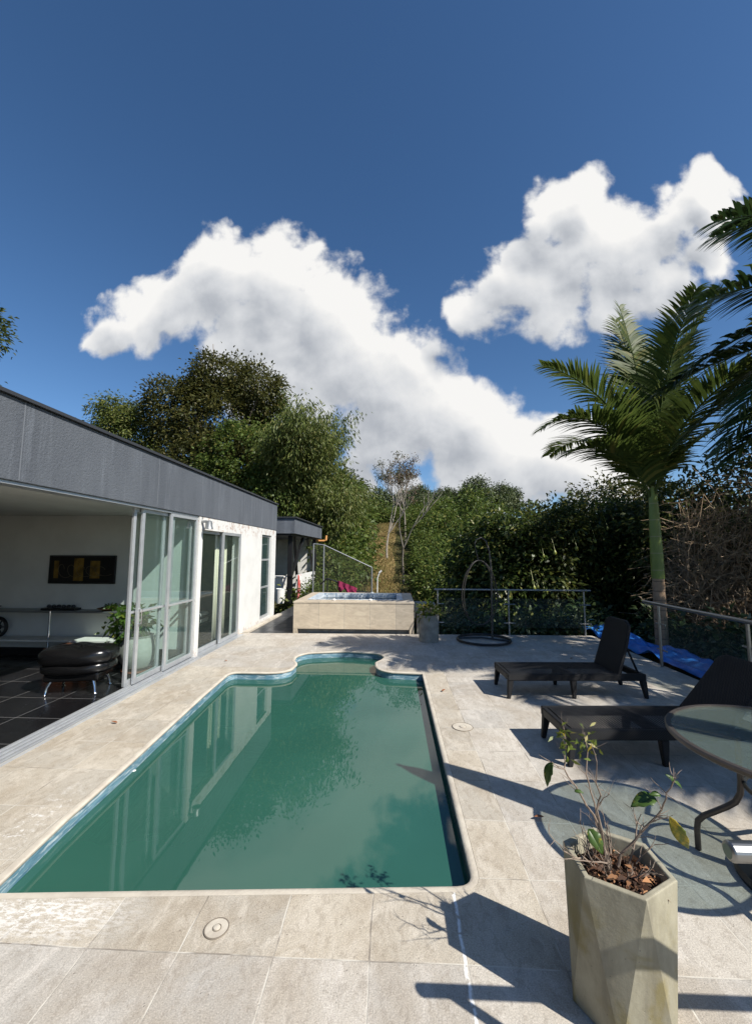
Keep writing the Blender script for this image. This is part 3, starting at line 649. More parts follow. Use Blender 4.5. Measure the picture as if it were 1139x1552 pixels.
for k in range(6): mb.lathe([(0, 0), (.03, .005), (.035, .03), (.02, .05), (0, .055)], (-.22 + k * .088, 0, .035), 10)
mb.build('stones', m_cap, tr_, smooth=True)
tb = empty('tray', (-6.95, 6.95, .80), 'small dark bowl at the left end of the upper shelf', 'bowl'); tb.name = 'shelf_bowl'
mb = MB(); mb.lathe([(.05, 0), (.10, .02), (.14, .05), (.13, .05), (.09, .025), (0, .02)], n=20); mb.build('bowl_body', m_wood, tb, smooth=True)
bw = empty('fruit_bowl', (-4.86, 6.96, .80), 'shallow brown bowl with green sprigs on the upper shelf', 'bowl')
mb = MB(); mb.lathe([(.06, 0), (.12, .015), (.18, .045), (.17, .047), (.11, .022), (0, .018)], n=22); mb.build('bowl_body', m_wood, bw, smooth=True)
n = 60; P_ = RNG.normal(size=(n, 3)) * (.06, .05, .02) + (0, 0, .05); leaves('foliage', P_, rnd_dirs(n) + (0, 0, .5), rnd_dirs(n) + (0, 0, 1), .07, .035, L_pot, bw)
bk = empty('wooden_stool', (-5.05, 6.55, 0), 'dark red wooden chest under the shelf behind the ottoman', 'chest'); bk.name = 'wooden_chest'
mb = MB(); mb.box(-.36, .36, -.2, .2, .0, .26); mb.build('chest_body', m_wood, bk, bevel=.01)
mb = MB(); mb.box(-.38, .38, -.22, .22, .262, .30); mb.build('lid', m_wood, bk, bevel=.01)
ot = empty('ottoman', (-4.12, 5.42, 0), 'black leather ottoman with chrome feet on the black tiles', 'ottoman', rz=rad(12))
mb = MB(); nn = 14
def pillow(mb, W, D, z0, z1, pw=3.2):
    vs = []
    for i in range(nn * 2 + 1):
        ph = -math.pi / 2 + math.pi * i / (nn * 2); c_, s_ = math.cos(ph), math.sin(ph); f = abs(c_) ** .45; zz = (z0 + z1) / 2 + (z1 - z0) / 2 * math.copysign(abs(s_) ** .7, s_)
        for j in range(40):
            a = 2 * math.pi * j / 40; ca, sa = math.cos(a), math.sin(a); k_ = (abs(ca) ** pw + abs(sa) ** pw) ** (-1 / pw); vs.append((W * f * ca * k_, D * f * sa * k_, zz + .012 * math.sin(ca * 5 + sa * 3) * (s_ > 0)))
    mb.add(vs, [(i * 40 + j, i * 40 + (j + 1) % 40, (i + 1) * 40 + (j + 1) % 40, (i + 1) * 40 + j) for i in range(nn * 2) for j in range(40)])
pillow(mb, .44, .31, .34, .57); mb.build('seat_cushion', m_leather, ot, smooth=True)
mb = MB(); pillow(mb, .41, .285, .23, .40); mb.build('lower_cushion', m_leather, ot, smooth=True)
mb = MB(); mb.box(-.32, .32, -.22, .22, .16, .27); mb.build('base', m_leather, ot, bevel=.03, seg=3)
for sx in (-1, 1):
    for sy in (-1, 1):
        mb = MB(); mb.tube([(sx * .24, sy * .17, .17), (sx * .27, sy * .19, .10), (sx * .285, sy * .20, .02), (sx * .285, sy * .20, .004)], [.022, .018, .014, .026], 12); mb.build('foot', m_chrome, ot, smooth=True)
def bushy(name, parent, ells, n, L, asp, m, hang=.4):
    o, C_ = crown(name, ells, max(6, n // 14), 14, .16, L, asp, m, parent, hang); return C_
pp = empty('potted_plant', (-3.90, 6.30, 0), 'leafy plant in a round white pot inside the glass doors', 'potted plant')
mb = MB(); mb.lathe([(.10, .045), (.20, .08), (.27, .20), (.29, .32), (.27, .44), (.22, .53), (.235, .56), (.205, .56), (.19, .50), (0, .49)], n=36); mb.build('pot', mat('stone_grey_pot', rough=.7, build=mottled((.40, .38, .35), (.30, .285, .26), 5, 40, .2)), pp, smooth=True); pp.scale = (.9, .9, .95)
mb = MB(); mb.lathe([(.20, 0), (.23, .012), (.235, .04), (.22, .04), (.20, .02), (0, .018)], n=30); mb.build('saucer', m_terra, pp, smooth=True)
C_ = bushy('foliage', pp, [(-.06, -.05, .78, .2, .2, .22), (-.20, -.12, .70, .17, .16, .2)], 330, .15, .45, L_pot)
mb = MB()
for k in range(9): mb.tube([(0, 0, .5), Vector(C_[k]) * .5 + Vector((0, 0, .3)), Vector(C_[k])], .006, 5)
mb.build('stem', m_twig, pp)

# ------------------------------------------------------------------ pavilion behind the house
pv = empty('pavilion', (0, 0, 0), 'open pavilion with black posts and grey fascia behind the white house', 'pavilion')
mb = MB(); mb.box(-9, -3.46, 14.2, 19.6, 2.46, 3.0); mb.build('roof', m_fascia, pv)
mb = MB(); mb.box(-9, -3.40, 14.14, 19.7, 3.002, 3.04); mb.build('roof_edge', m_cap, pv)
mb = MB(); mb.box(-9, -3.6, 14.35, 19.5, 2.40, 2.458); mb.build('ceiling', m_cap, pv)
for (x, y) in ((-3.78, 15.0), (-3.72, 19.2), (-6.3, 15.0)):
    mb = MB(); mb.box(x - .085, x + .085, y - .085, y + .085, -.02, 2.40); mb.build('post', m_black, pv, bevel=.006)
for a, b_ in (((-3.78, 15.1, .9), (-3.72, 16.8, 2.4)), ((-3.72, 19.1, .9), (-3.72, 17.6, 2.4)), ((-3.9, 16.6, .8), (-3.8, 15.6, 2.4))):
    mb = MB(); mb.tube([a, b_], .07, 4); mb.build('brace', m_black, pv)
mb = MB(); mb.box(-9, -3.9, 19.3, 19.4, 0, 2.4); mb.box(-9, -4.9, 16.4, 16.5, 0, 2.4); mb.split('back_wall', m_whitefab, pv)
mb = MB(); mb.box(-3.80, -3.64, 16.0, 19.0, -.05, .93); mb.build('low_wall', m_wall, pv)
mb = MB(); mb.box(-5.6, -4.15, 15.3, 15.9, .0, .86); mb.box(-5.65, -4.1, 15.25, 15.95, .862, .91); mb.build('counter', m_whitefab, pv, bevel=.01)
mb = MB(); mb.tube([(-3.75, 19.75, 2.36), (-3.36, 19.75, 2.36), (-3.27, 19.75, 2.40), (-3.26, 19.75, 2.62)], .05, 10); mb.build('drain_pipe', m_orange, pv, smooth=True)
bn = empty('waste_bin', (-4.08, 14.85, -.012), 'white waste bin beside the black pavilion post', 'bin')
mb = MB(); mb.lathe([(.14, 0), (.165, .5), (.15, .5), (.13, .04), (0, .04)], n=24); mb.build('bin_body', m_whitefab, bn, smooth=True)
mb = MB(); mb.lathe([(.172, .49), (.172, .515), (.15, .518), (.15, .505)], n=24); mb.build('rim', m_white, bn, smooth=True)
mb = MB(); n = 16; vs = []
for i in range(n + 1):
    for k in range(11): vs.append((-3.61 + .035 * math.sin(k * 1.7 + i * .12), 15.45 + .052 * k * (1 - .25 * math.sin(i / n * 3)), .95 - .9 * i / n))
mb.add(vs, [(i * 11 + k, i * 11 + k + 1, (i + 1) * 11 + k + 1, (i + 1) * 11 + k) for i in range(n) for k in range(10)])
def f_towel(q, b, v):
    y = q.sep(v)[1]; q.link(q.mix(q.math('GREATER_THAN', q.math('SINE', q.math('MULTIPLY', y, 48)), .1), (.62, .55, .52), (.42, .07, .06)), b.inputs['Base Color'])
o = mb.build('towel', mat('striped_towel', rough=.9, build=f_towel), smooth=True); o.modifiers.new('t', 'SOLIDIFY').thickness = .012
tag(o, 'red and white striped towel hanging by the pavilion post', 'towel')
hp = empty('hanging_pot', (-3.5, 17.6, 1.75), 'small hanging pot plant under the pavilion eave', 'hanging plant')
mb = MB(); mb.lathe([(.06, 0), (.12, .16), (.10, .16), (0, .14)], n=18); mb.build('pot', m_conc2, hp, smooth=True)
mb = MB()
for a in (0, 2.1, 4.2): mb.tube([(.11 * math.cos(a), .11 * math.sin(a), .16), (0, 0, .65)], .005, 4)
mb.build('hanger', m_black, hp); bushy('foliage', hp, [(0, 0, .24, .2, .2, .14)], 150, .09, .4, L_mid, .6)

# ------------------------------------------------------------------ hot tub
ht = empty('hot_tub', (0, 0, 0), 'raised square hot tub clad in beige stone tiles', 'hot tub')
X0, X1, Y0, Y1, ZT = -2.28, .44, 9.44, 11.65, .69
mb = MB(); mb.box(X0, X1, Y0, Y0 + .12, .09, ZT - .03); mb.box(X0, X0 + .12, Y0 + .12, Y1, .0, ZT - .03); mb.box(X1 - .12, X1, Y0 + .12, Y1, .0, ZT - .03); mb.box(X0 + .12, X1 - .12, Y1 - .12, Y1, 0, ZT - .03); mb.box(X0 - .0, X0 + .1, Y0 + .001, Y0 + .12, -.05, .088); mb.box(X1 - .1, X1, Y0 + .001, Y0 + .12, -.05, .088)
mb.build('cladding', m_tub, ht)
mb = MB(); mb.box(X0 + .1, X1 - .1, Y0 + .09, Y0 + .13, -.05, .09); mb.build('plinth', m_conc2, ht)
ix0, ix1, iy0, iy1 = -1.92, .06, 9.98, 11.36
mb = MB(); mb.add(*poly_fill([(X0 - .01, Y0 - .01), (X1 + .01, Y0 - .01), (X1 + .01, Y1 + .01), (X0 - .01, Y1 + .01)], [[(ix0, iy0), (ix1, iy0), (ix1, iy1), (ix0, iy1)]], ZT))
for a, b_ in (((X0 - .01, Y0 - .01), (X1 + .01, Y0 - .01)), ((X1 + .01, Y0 - .01), (X1 + .01, Y1 + .01)), ((X1 + .01, Y1 + .01), (X0 - .01, Y1 + .01)), ((X0 - .01, Y1 + .01), (X0 - .01, Y0 - .01))):
    mb.add([(*a, ZT - .03), (*b_, ZT - .03), (*b_, ZT), (*a, ZT)], [(0, 1, 2, 3)])
mb.build('rim', m_tub, ht)
mb = MB(); B = [(ix0, iy0), (ix1, iy0), (ix1, iy1), (ix0, iy1)]; ring(mb, B, ZT, B, -.2); mb.build('lining', m_mosaic, ht)
mb = MB()
for (a, b_, c_, d_) in ((ix0 - .14, ix1 + .14, iy0 - .12, iy0), (ix0 - .14, ix1 + .14, iy1, iy1 + .12), (ix0 - .14, ix0, iy0, iy1), (ix1, ix1 + .14, iy0, iy1)): mb.box(a, b_, c_, d_, ZT + .002, ZT + .006)
mb.add(*poly_fill(B, [], -.2)); mb.build('mosaic_border', m_mosaic2, ht)
mb = MB(); mb.add(*poly_fill(B, [], ZT - .10)); mb.build('water', m_tubwater, ht)
mb = MB()
for x, y in ((-1.4, 9.72), (-.6, 11.45), (-.55, 9.74)): mb.lathe([(.04, 0), (.045, .02), (.03, .035), (0, .038)], (x, y, ZT + .004), 14)
mb.split('air_valve', m_white, ht, smooth=True)
mb = MB(); mb.box(X1 + .012, X1 + .52, 9.75, 10.35, .42, .62); mb.box(X1 + .08, X1 + .14, 9.8, 10.3, -.3, .42); mb.build('side_ledge', m_conc2, ht, bevel=.01)

# ------------------------------------------------------------------ fence, rail, cloth beyond the tub
def f_net(q, b, v):
    x, y, z = q.sep(v)[:3]; out = [n for n in q.n if n.type == 'OUTPUT_MATERIAL'][0]
    a = q.math('ABSOLUTE', q.math('SINE', q.math('MULTIPLY', q.math('ADD', x, z), 62))); c_ = q.math('ABSOLUTE', q.math('SINE', q.math('MULTIPLY', q.math('SUBTRACT', x, z), 62)))
    wire = q.math('LESS_THAN', q.math('MINIMUM', a, c_), .22)
    mx = q.new('ShaderNodeMixShader'); tr = q.new('ShaderNodeBsdfTransparent'); q.link(wire, mx.inputs[0]); q.link(tr.outputs[0], mx.inputs[1]); q.link(b.outputs[0], mx.inputs[2]); q.link(mx.outputs[0], out.inputs[0])
m_net = mat('black_wire_net', (.02, .02, .02), .6, build=f_net)
fn = empty('mesh_fence', (0, 14.2, 0), 'black wire mesh fence with sloping grey top rail behind the hot tub', 'fence')
mb = MB(); mb.add([(-2.42, 0, -.3), (-.76, 0, -.3), (-.76, 0, 1.28), (-2.42, 0, 2.05), (-2.78, 0, 2.1), (-2.78, 0, -.3)], [(0, 1, 2, 3), (0, 3, 4, 5)]); mb.build('mesh_panel', m_net, fn)
mb = MB(); mb.tube([(-2.78, 0, 2.1), (-2.42, 0, 2.06), (-.76, 0, 1.30)], .022, 8); mb.tube([(-2.78, 0, .42), (-.76, 0, .42)], .018, 8); mb.build('rail', m_alu_dk, fn)
for x, z in ((-2.42, 2.06), (-.76, 1.30), (-2.78, 2.1)):
    mb = MB(); mb.tube([(x, 0, -.9), (x, 0, z)], .028, 8); mb.build('post', m_alu_dk, fn)
hr = empty('handrail', (-1.6, 13.7, 0), 'thin black handrail sloping down behind the hot tub', 'handrail')
mb = MB(); mb.tube([(-.85, 0, .75), (-.6, 0, .95), (-.1, 0, .78), (.35, 0, .52), (.85, 0, .50)], .025, 8); mb.build('rail', m_black, hr)
for x, z in ((-.6, .95), (.35, .52)):
    mb = MB(); mb.tube([(x, 0, -.5), (x, 0, z)], .022, 8); mb.build('post', m_black, hr)
mb = MB(); vs = []
for i in range(13):
    for k in range(9): s_ = k / 8; vs.append((-1.85 + .62 * i / 12 + .02 * math.sin(k * 2), 13.7 + (.04 if k > 4 else -.045) + .025 * math.sin(i * 1.6 + k), .88 - .02 * i - .36 * abs(s_ - .5) * 2 * (.75 + .25 * math.sin(i * 1.1))))
mb.add(vs, [(i * 9 + k, i * 9 + k + 1, (i + 1) * 9 + k + 1, (i + 1) * 9 + k) for i in range(12) for k in range(8)])
o = mb.build('cloth', m_magenta, smooth=True); o.modifiers.new('t', 'SOLIDIFY').thickness = .008; tag(o, 'magenta cloth draped over the black handrail', 'cloth')
sk = MB(); sk.tube([(-.62, 15, -.9), (-.60, 15, .9), (-.52, 15, 1.12)], .022, 8); sk.tube([(-.54, 15, 1.08), (-.45, 15, 1.16)], .035, 8); tag(sk.build('stake', m_whitefab, smooth=True), 'short white stake beside the dry grass track', 'stake')

def glass_panel(parent, a, b_, z0, z1):
    mb = MB(); a = Vector(a); b_ = Vector(b_); d = (b_ - a).normalized(); n_ = Vector((-d.y, d.x, 0)) * .005
    vs = [a + n_, b_ + n_, b_ - n_, a - n_]; vs = [Vector((p.x, p.y, z)) for z in (z0, z1) for p in vs]
    mb.add(vs, [(0, 3, 2, 1), (4, 5, 6, 7), (0, 1, 5, 4), (1, 2, 6, 5), (2, 3, 7, 6), (3, 0, 4, 7)]); return mb.build('glass_panel', m_glass_rail, parent)
rl = empty('glass_railing', (0, 9.48, 0), 'steel and glass railing along the far deck edge', 'railing')
mb = MB(); mb.tube([(.90, 0, .985), (4.35, 0, .985)], .019, 12); mb.build('top_rail', m_alu_dk, rl, smooth=True)
for x in (.98, 2.55, 4.2):
    mb = MB(); mb.tube([(x, 0, -.001), (x, 0, .96)], .018, 12); mb.build('post', m_alu_dk, rl, smooth=True)
    mb = MB()
    for z in (.67, .26): mb.tube([(x - (.12 if x > 1 else 0), -.02, z), (x + .13, -.02, z)], .012, 8)
    mb.split('clamp', m_steel, rl, smooth=True)
for a, b_ in ((1.06, 2.47), (2.63, 4.12)): glass_panel(rl, (a, -.02, 0), (b_, -.02, 0), .17, .80)
rr = empty('glass_railing', (4.29, 0, 0), 'steel and glass railing beside the blue tarp, behind the loungers', 'railing')
mb = MB(); mb.tube([(0, 7.42, .985), (0, 2.3, .985)], .026, 12); mb.build('top_rail', m_steel, rr, smooth=True)
for y in (7.02, 5.32, 3.62, 2.4):
    mb = MB(); mb.tube([(0, y, -.001), (0, y, .96)], .022, 12); mb.build('post', m_steel, rr, smooth=True)
    mb = MB()
    for z in (.67, .26): mb.tube([(.02, y - .12, z), (.02, y + .12, z)], .012, 8)
    mb.split('clamp', m_steel, rr, smooth=True)
for a, b_ in ((6.92, 5.42), (5.22, 3.72), (3.52, 2.5)): glass_panel(rr, (.02, a, 0), (.02, b_, 0), .17, .80)
nr = empty('handrail', (.968, 1.335, -.01), 'shiny stainless steel handrail end beside the concrete planter', 'handrail')
mb = MB(); mb.tube([(0, 0, .95), (.004, 0, .95), (.008, 0, .95), (2.6, .02, .95)], [.018, .025, .027, .027], 24); mb.build('top_rail', m_steel, nr, smooth=False)
for x in (.112, 1.4):
    mb = MB(); mb.tube([(x, 0, .011), (x, 0, .925)], .021, 18); mb.lathe([(.05, .0105), (.05, .02), (.022, .024)], (x, 0, 0), 20); mb.build('post', m_steel, nr, smooth=True)

# ------------------------------------------------------------------ hanging chair, pots, loungers, table
hc = empty('hanging_chair', (1.84, 8.80, 0), 'black egg chair frame on a round base ring by the far railing', 'hanging chair')
mb = MB(); mb.tube([(.53 * math.cos(a), .53 * math.sin(a), .034) for a in np.linspace(0, 2 * math.pi, 49)[:-1]], .025, 10, closed=True); mb.tube([(-.50, .12, .034), (0, .18, .034), (.50, -.14, .034)], .02, 8); mb.build('base_ring', m_black, hc, smooth=True)
mb = MB(); mb.tube([(.19, .06, .03), (.20, .06, .6), (.20, .06, 1.5), (.17, .06, 1.85), (.10, .05, 2.06), (0, .04, 2.13), (-.10, .03, 2.09), (-.14, .03, 2.0)], [.024, .022, .019, .017, .016, .015, 0.013, .012], 10); mb.build('pole', mat('worn_metal', (.07, .066, .06), .5, .3), hc, smooth=True)
mb = MB()
egg = lambda ph, n=40: [(math.cos(ph) * .36 * math.sin(a) * (1 - .12 * math.cos(a)) - .07, math.sin(ph) * .36 * math.sin(a) - .03, .99 + .66 * math.cos(a)) for a in np.linspace(0, 2 * math.pi, n + 1)[:-1]]
mb.tube(egg(0), .012, 7, closed=True); mb.tube(egg(.35), .010, 7, closed=True)
mb.build('hoop', mat('dark_wicker', (.03, .026, .022), .6), hc, smooth=True)
mb = MB(); mb.tube([(-.14, .03, 2.0), (-.08, 0, 1.66)], .01, 6); mb.build('chain', m_black, hc)
sp = empty('potted_plant', (.71, 8.72, 0), 'tapered grey concrete pot with a yellowing plant by the far railing', 'potted plant')
mb = MB(); mb.lathe([(.195, 0), (.205, .03), (.185, .5), (.20, .53), (.165, .53), (.155, .47), (0, .46)], n=28); mb.build('pot', m_conc2, sp, smooth=True)
bushy('foliage', sp, [(0, -.02, .64, .15, .14, .13)], 260, .10, .42, L_yel, .1)
mb = MB()
for k in range(7): a = k * .9; mb.tube([(0, 0, .46), (.05 * math.cos(a), .05 * math.sin(a), .6), (.15 * math.cos(a), .13 * math.sin(a), .72)], .006, 5)
mb.build('stem', m_twig, sp)

def rounded_panel(x0, x1, y0, y1, z0, z1, r=.06):
    pts = []
    for cx, cy, a0 in ((x1 - r, y1 - r, 0), (x0 + r, y1 - r, 90), (x0 + r, y0 + r, 180), (x1 - r, y0 + r, 270)): pts += arc(cx, cy, r, a0, a0 + 90, 5)
    return pts
def lounger(label, loc, rz, ang, xh):
    """foot end at x=0, head end at x=1.72, width .58"""
    root = empty('sun_lounger', loc, label, 'sun lounger', 'black rattan sun loungers on the pool deck', rz)
    W2, Ln, H = .295, 1.74, .30
    mb = MB()
    for y in (-W2, W2 - .05): mb.box(0, Ln, y, y + .05, H - .085, H)
    for x in (0, .80, Ln - .05): mb.box(x, x + .05, -W2 + .052, W2 - .052, H - .085, H - .003)
    mb.build('frame', m_rattan, root, bevel=.012, seg=3)
    mb = MB(); mb.box(.052, xh - .012, -W2 + .052, W2 - .052, H - .018, H - .002); mb.build('seat', m_rattan_h, root)
    for x, sx in ((.012, -1), (.80, 0), (Ln - .062, 1)):
        for y, sy in ((-W2 + .004, -1), (W2 - .064, 1)):
            mb = MB(); c0 = Vector((x + .03, y + .03, H - .084)); c1 = Vector((x + .03 + sx * .03, y + .03 + sy * .012, .001))
            vs = [c0 + Vector((a * .035, b_ * .033, 0)) for a, b_ in ((-1, -1), (1, -1), (1, 1), (-1, 1))] + [c1 + Vector((a * .02, b_ * .02, 0)) for a, b_ in ((-1, -1), (1, -1), (1, 1), (-1, 1))]
            mb.add(vs, [(0, 1, 2, 3), (7, 6, 5, 4), (0, 4, 5, 1), (1, 5, 6, 2), (2, 6, 7, 3), (3, 7, 4, 0)]); mb.build('leg', m_rattan, root, bevel=.008)
    bk = bpy.data.objects.new('backrest', None)
    # backrest: rounded, gently hollowed panel with a woven rim
    mb = MB(); n = 14; k = 9; Lb = .70; vs = []
    for i in range(n + 1):
        t = i / n; hw = (W2 - .012) * (1 - .10 * t ** 3) * (1 if t < .90 else math.sqrt(max(.45, 1 - ((t - .90) / .13) ** 2)))
        for j in range(k + 1):
            s_ = -1 + 2 * j / k; vs.append((t * Lb, s_ * hw, .012 * (s_ * s_ - .5) - .010 * math.sin(t * math.pi) + .04 * max(0, t - .75)))
    f_ = [(i * (k + 1) + j, i * (k + 1) + j + 1, (i + 1) * (k + 1) + j + 1, (i + 1) * (k + 1) + j) for i in range(n) for j in range(k)]
    mb.add(vs, f_)
    R = Matrix.Translation((xh, 0, H - .03)) @ Matrix.Rotation(-rad(ang), 4, 'Y')
    o = mb.build('backrest', m_rattan, root, smooth=True); o.matrix_local = R
    sd = o.modifiers.new('t', 'SOLIDIFY'); sd.thickness = .045; sd.offset = 0; bv = o.modifiers.new('b', 'BEVEL'); bv.width = .012; bv.segments = 2; bv.limit_method = 'ANGLE'
    mb = MB()
    for j in range(9):
        y = -.2 + .05 * j; mb.box(.14, .56, y - .004, y + .004, .004, .006)
    mb.build('rib_panel', m_rattan, o)
    bpy.data.objects.remove(bk)
    p = R @ Vector((.40, 0, -.03)); mb = MB()
    for y in (-.2, .2): mb.tube([(p.x, y, p.z), (Ln - .04, y, H - .03)], .014, 8)
    mb.split('prop', m_rattan, root)
    return root
lounger('black rattan lounger with steep upright back, nearer the far railing', (1.40, 5.68, 0), rad(3), 73, 1.40)
lounger('black rattan lounger with low reclined back, behind the glass table', (1.465, 4.04, 0), rad(3), 50, 1.38)

TX, TY, TH, TR = 2.25, 2.50, .74, .62
tb = empty('patio_table', (TX, TY, 0), 'round pebbled glass patio table with bronze rim and bent legs', 'table')
mb = MB(); pr = [(TR - .03, -.014), (TR - .012, -.022), (TR, -.012), (TR + .003, .004), (TR - .006, .012), (TR - .03, .012)]
mb.lathe([(r, z + TH) for r, z in pr], n=96); mb.f = mb.f[:-2]; mb.mi = mb.mi[:-2]
k = 96; mb.add([(r * math.cos(2 * math.pi * j / k), r * math.sin(2 * math.pi * j / k), TH + z) for r, z in (pr[-1], pr[0]) for j in range(k)], [(j, j + k, (j + 1) % k + k, (j + 1) % k)[::-1] for j in range(k)])
mb.build('rim', m_brown, tb, smooth=True)
mb = MB(); mb.lathe([(.025, TH - .003), (TR - .028, TH - .003), (TR - .028, TH + .006), (.025, TH + .006)], n=96); mb.build('glass_top', m_glass_tab, tb)
for kx in range(4):
    a = rad(143 + 90 * kx); d = Vector((math.cos(a), math.sin(a), 0))
    prof = [(.27, .715), (.27, .60), (.268, .47), (.275, .40), (.30, .345), (.34, .305), (.40, .255), (.455, .21), (.485, .17), (.492, .12), (.492, .006)]
    mb = MB(); pts = [d * r + Vector((0, 0, z)) for r, z in prof]; mb.tube(pts, .0165, 12); mb.tube([d * .27 + Vector((0, 0, .712)), d * (TR - .02) + Vector((0, 0, .722))], .012, 8)
    mb.build('leg', m_brown, tb, smooth=True)
mb = MB(); mb.tube([(.255 * math.cos(a), .255 * math.sin(a), .47) for a in np.linspace(0, 2 * math.pi, 41)[:-1]], .012, 8, closed=True); mb.build('ring_brace', m_brown, tb, smooth=True)
um = empty('patio_umbrella', (TX, TY, 0), 'closed umbrella standing through the glass table on a round black base', 'umbrella')
mb = MB(); mb.lathe([(.33, .001), (.335, .02), (.32, .045), (.25, .06), (.10, .085), (.04, .10), (.035, .30), (.028, .30)], n=48); mb.build('base', m_black, um, smooth=True)
mb = MB(); mb.tube([(0, 0, .08), (0, 0, 2.3)], .019, 12); mb.build('pole', m_brown, um, smooth=True)
mb = MB(); n = 32; k = 10; vs = []
for i in range(k + 1):
    t = i / k; z = .98 + 1.26 * t; r = .100 * (1 - t ** 2.4) ** .7 + .022
    for j in range(n): a = 2 * math.pi * j / n; vs.append((r * (1 + .16 * math.cos(8 * a + t)) * math.cos(a), r * (1 + .16 * math.cos(8 * a + t)) * math.sin(a), z + (.03 * math.cos(8 * a) if i == 0 else 0)))
mb.add(vs, [(i * n + j, i * n + (j + 1) % n, (i + 1) * n + (j + 1) % n, (i + 1) * n + j) for i in range(k) for j in range(n)]); mb.build('canopy', m_umb, um, smooth=True)

# concrete planter with a dry shrub
pl = empty('potted_plant', (.92, 1.885, 0), 'faceted olive concrete planter with a nearly bare shrub', 'potted plant')
hexa = lambda r, z, a0: [Vector((r * math.cos(rad(a0 + 60 * i)), r * math.sin(rad(a0 + 60 * i)), z)) for i in range(6)]
mb = MB(); top = hexa(.205, .54, 90); bot = hexa(.198, .0, 60); mb.add(bot + top, [])
fs = []
for i in range(6):
    b0, b1, t0, t1 = i, (i + 1) % 6, 6 + i, 6 + (i + 1) % 6      # base corners sit half a side before the top corners
    fs += [(b0, b1, t0), (t0, b1, t1)]
mb.add([], []); mb.f += fs + [tuple(range(5, -1, -1))]; mb.mi += [0] * 13
inn = hexa(.178, .54, 90); low = hexa(.165, .45, 90); o_ = len(mb.v); mb.v += [tuple(p) for p in inn + low]
for i in range(6): j = (i + 1) % 6; mb.f += [(6 + i, 6 + j, o_ + j, o_ + i), (o_ + i, o_ + j, o_ + 6 + j, o_ + 6 + i)]; mb.mi += [0, 0]
mb.build('pot', m_conc, pl, bevel=.006, seg=3)
mb = MB(); n = 18; vs = [(r * .168 * math.cos(2 * math.pi * j / 24), r * .168 * math.sin(2 * math.pi * j / 24), .475 + .03 * (1 - r) + .02 * noise.noise(Vector((r * 6 * math.cos(j * .26), r * 6 * math.sin(j * .26), 0)))) for r in (0.02, .3, .6, .85, 1.0) for j in range(24)]
mb.add(vs, [(i * 24 + j, i * 24 + (j + 1) % 24, (i + 1) * 24 + (j + 1) % 24, (i + 1) * 24 + j)[::-1] for i in range(4) for j in range(24)] + [tuple(range(24))]); mb.build('soil', m_soil, pl, smooth=True)
n = 420; rr_ = .125 * np.sqrt(RNG.random(n)); aa = RNG.random(n) * 6.283; P_ = np.stack([rr_ * np.cos(aa), rr_ * np.sin(aa), .497 + .02 * RNG.random(n)], 1)
P_[:, 1] -= .02
Ls = .014 + .05 * RNG.random(n) ** 4
L_lit = leaf_mat('dry_litter', (.022, .013, .008), (.13, .058, .028), (.40, .20, .09), transl=.1, rough=.75)
o = leaves('leaf_litter', P_, RNG.normal(size=(n, 3)) * (1, 1, .25), RNG.normal(size=(n, 3)) * .5 + (0, 0, 1), Ls, Ls * .42, L_lit, pl, .45, .3); o['kind'] = 'stuff'
tw = MB(); tips = []
def twig(p, d, L, r, depth):
    pts = [Vector(p)]; dd = Vector(d).normalized(); k = 5
    for i in range(k):
        dd = (dd + Vector((random.gauss(0, .16), random.gauss(0, .16), random.gauss(.03, .12)))).normalized(); pts.append(pts[-1] + dd * L / k)
        if depth > 0 and i >= 1:
            for _ in range(1 if random.random() < .8 else 2):
                sd_ = (dd + Vector((random.gauss(0, .7), random.gauss(0, .7), random.gauss(.2, .4)))).normalized(); twig(pts[-1], sd_, L * random.uniform(.25, .5), r * .6, depth - 1)
    tw.tube(pts, [r * (1 - .7 * i / k) for i in range(k + 1)], 5); tips.append((pts[-1], dd))
def stalk(pts, r0, side):
    p = [Vector(q_) for q_ in pts]; sm_ = [p[0]]
    for a, b_ in zip(p, p[1:]): sm_ += [a.lerp(b_, .5) + Vector((random.gauss(0, .004), random.gauss(0, .004), random.gauss(0, .004))), b_]
    k = len(sm_); tw.tube(sm_, [r0 * (1 - .72 * t / (k - 1)) for t in range(k)], 6)
    for t in range(2, k):
        for _ in range(side if random.random() < .75 else 0):
            dd = ((sm_[t] - sm_[t - 1]).normalized() + Vector((random.gauss(0, .8), random.gauss(0, .8), random.gauss(.1, .4)))).normalized(); twig(sm_[t], dd, random.uniform(.03, .10), r0 * .35, 1 if random.random() < .3 else 0)
stalk([(-.02, .0, .47), (-.041, .015, .573), (-.06, .011, .658), (-.11, .007, .742), (-.152, .003, .819), (-.198, -.001, .888), (-.248, -.005, .916)], .0065, 1)
stalk([(-.198, -.001, .888), (-.187, .021, .926), (-.171, .043, .977), (-.168, .065, 1.031)], .0028, 1)
stalk([(-.01, .02, .47), (-.032, .035, .56), (-.047, .055, .679), (-.059, .075, .759), (-.067, .095, .822), (-.047, .115, .917), (-.05, .135, .985)], .0055, 1)
stalk([(-.03, -.01, .47), (-.05, -.005, .586), (-.082, -.025, .743), (-.072, -.045, .811), (-.098, -.065, .869), (-.1, -.085, .96)], .0055, 1)
stalk([(-.077, -.015, .737), (-.055, -.03, .793), (-.037, -.045, .819)], .003, 1)
stalk([(-.01, .0, .47), (.015, -.005, .563), (.068, -.022, .629), (.096, -.038, .685), (.139, -.055, .742), (.16, -.072, .8), (.163, -.088, .849), (.186, -.105, .903)], .0065, 2)
stalk([(.04, .02, .47), (.07, .0, .58), (.10, .02, .66), (.11, .0, .72)], .005, 2)
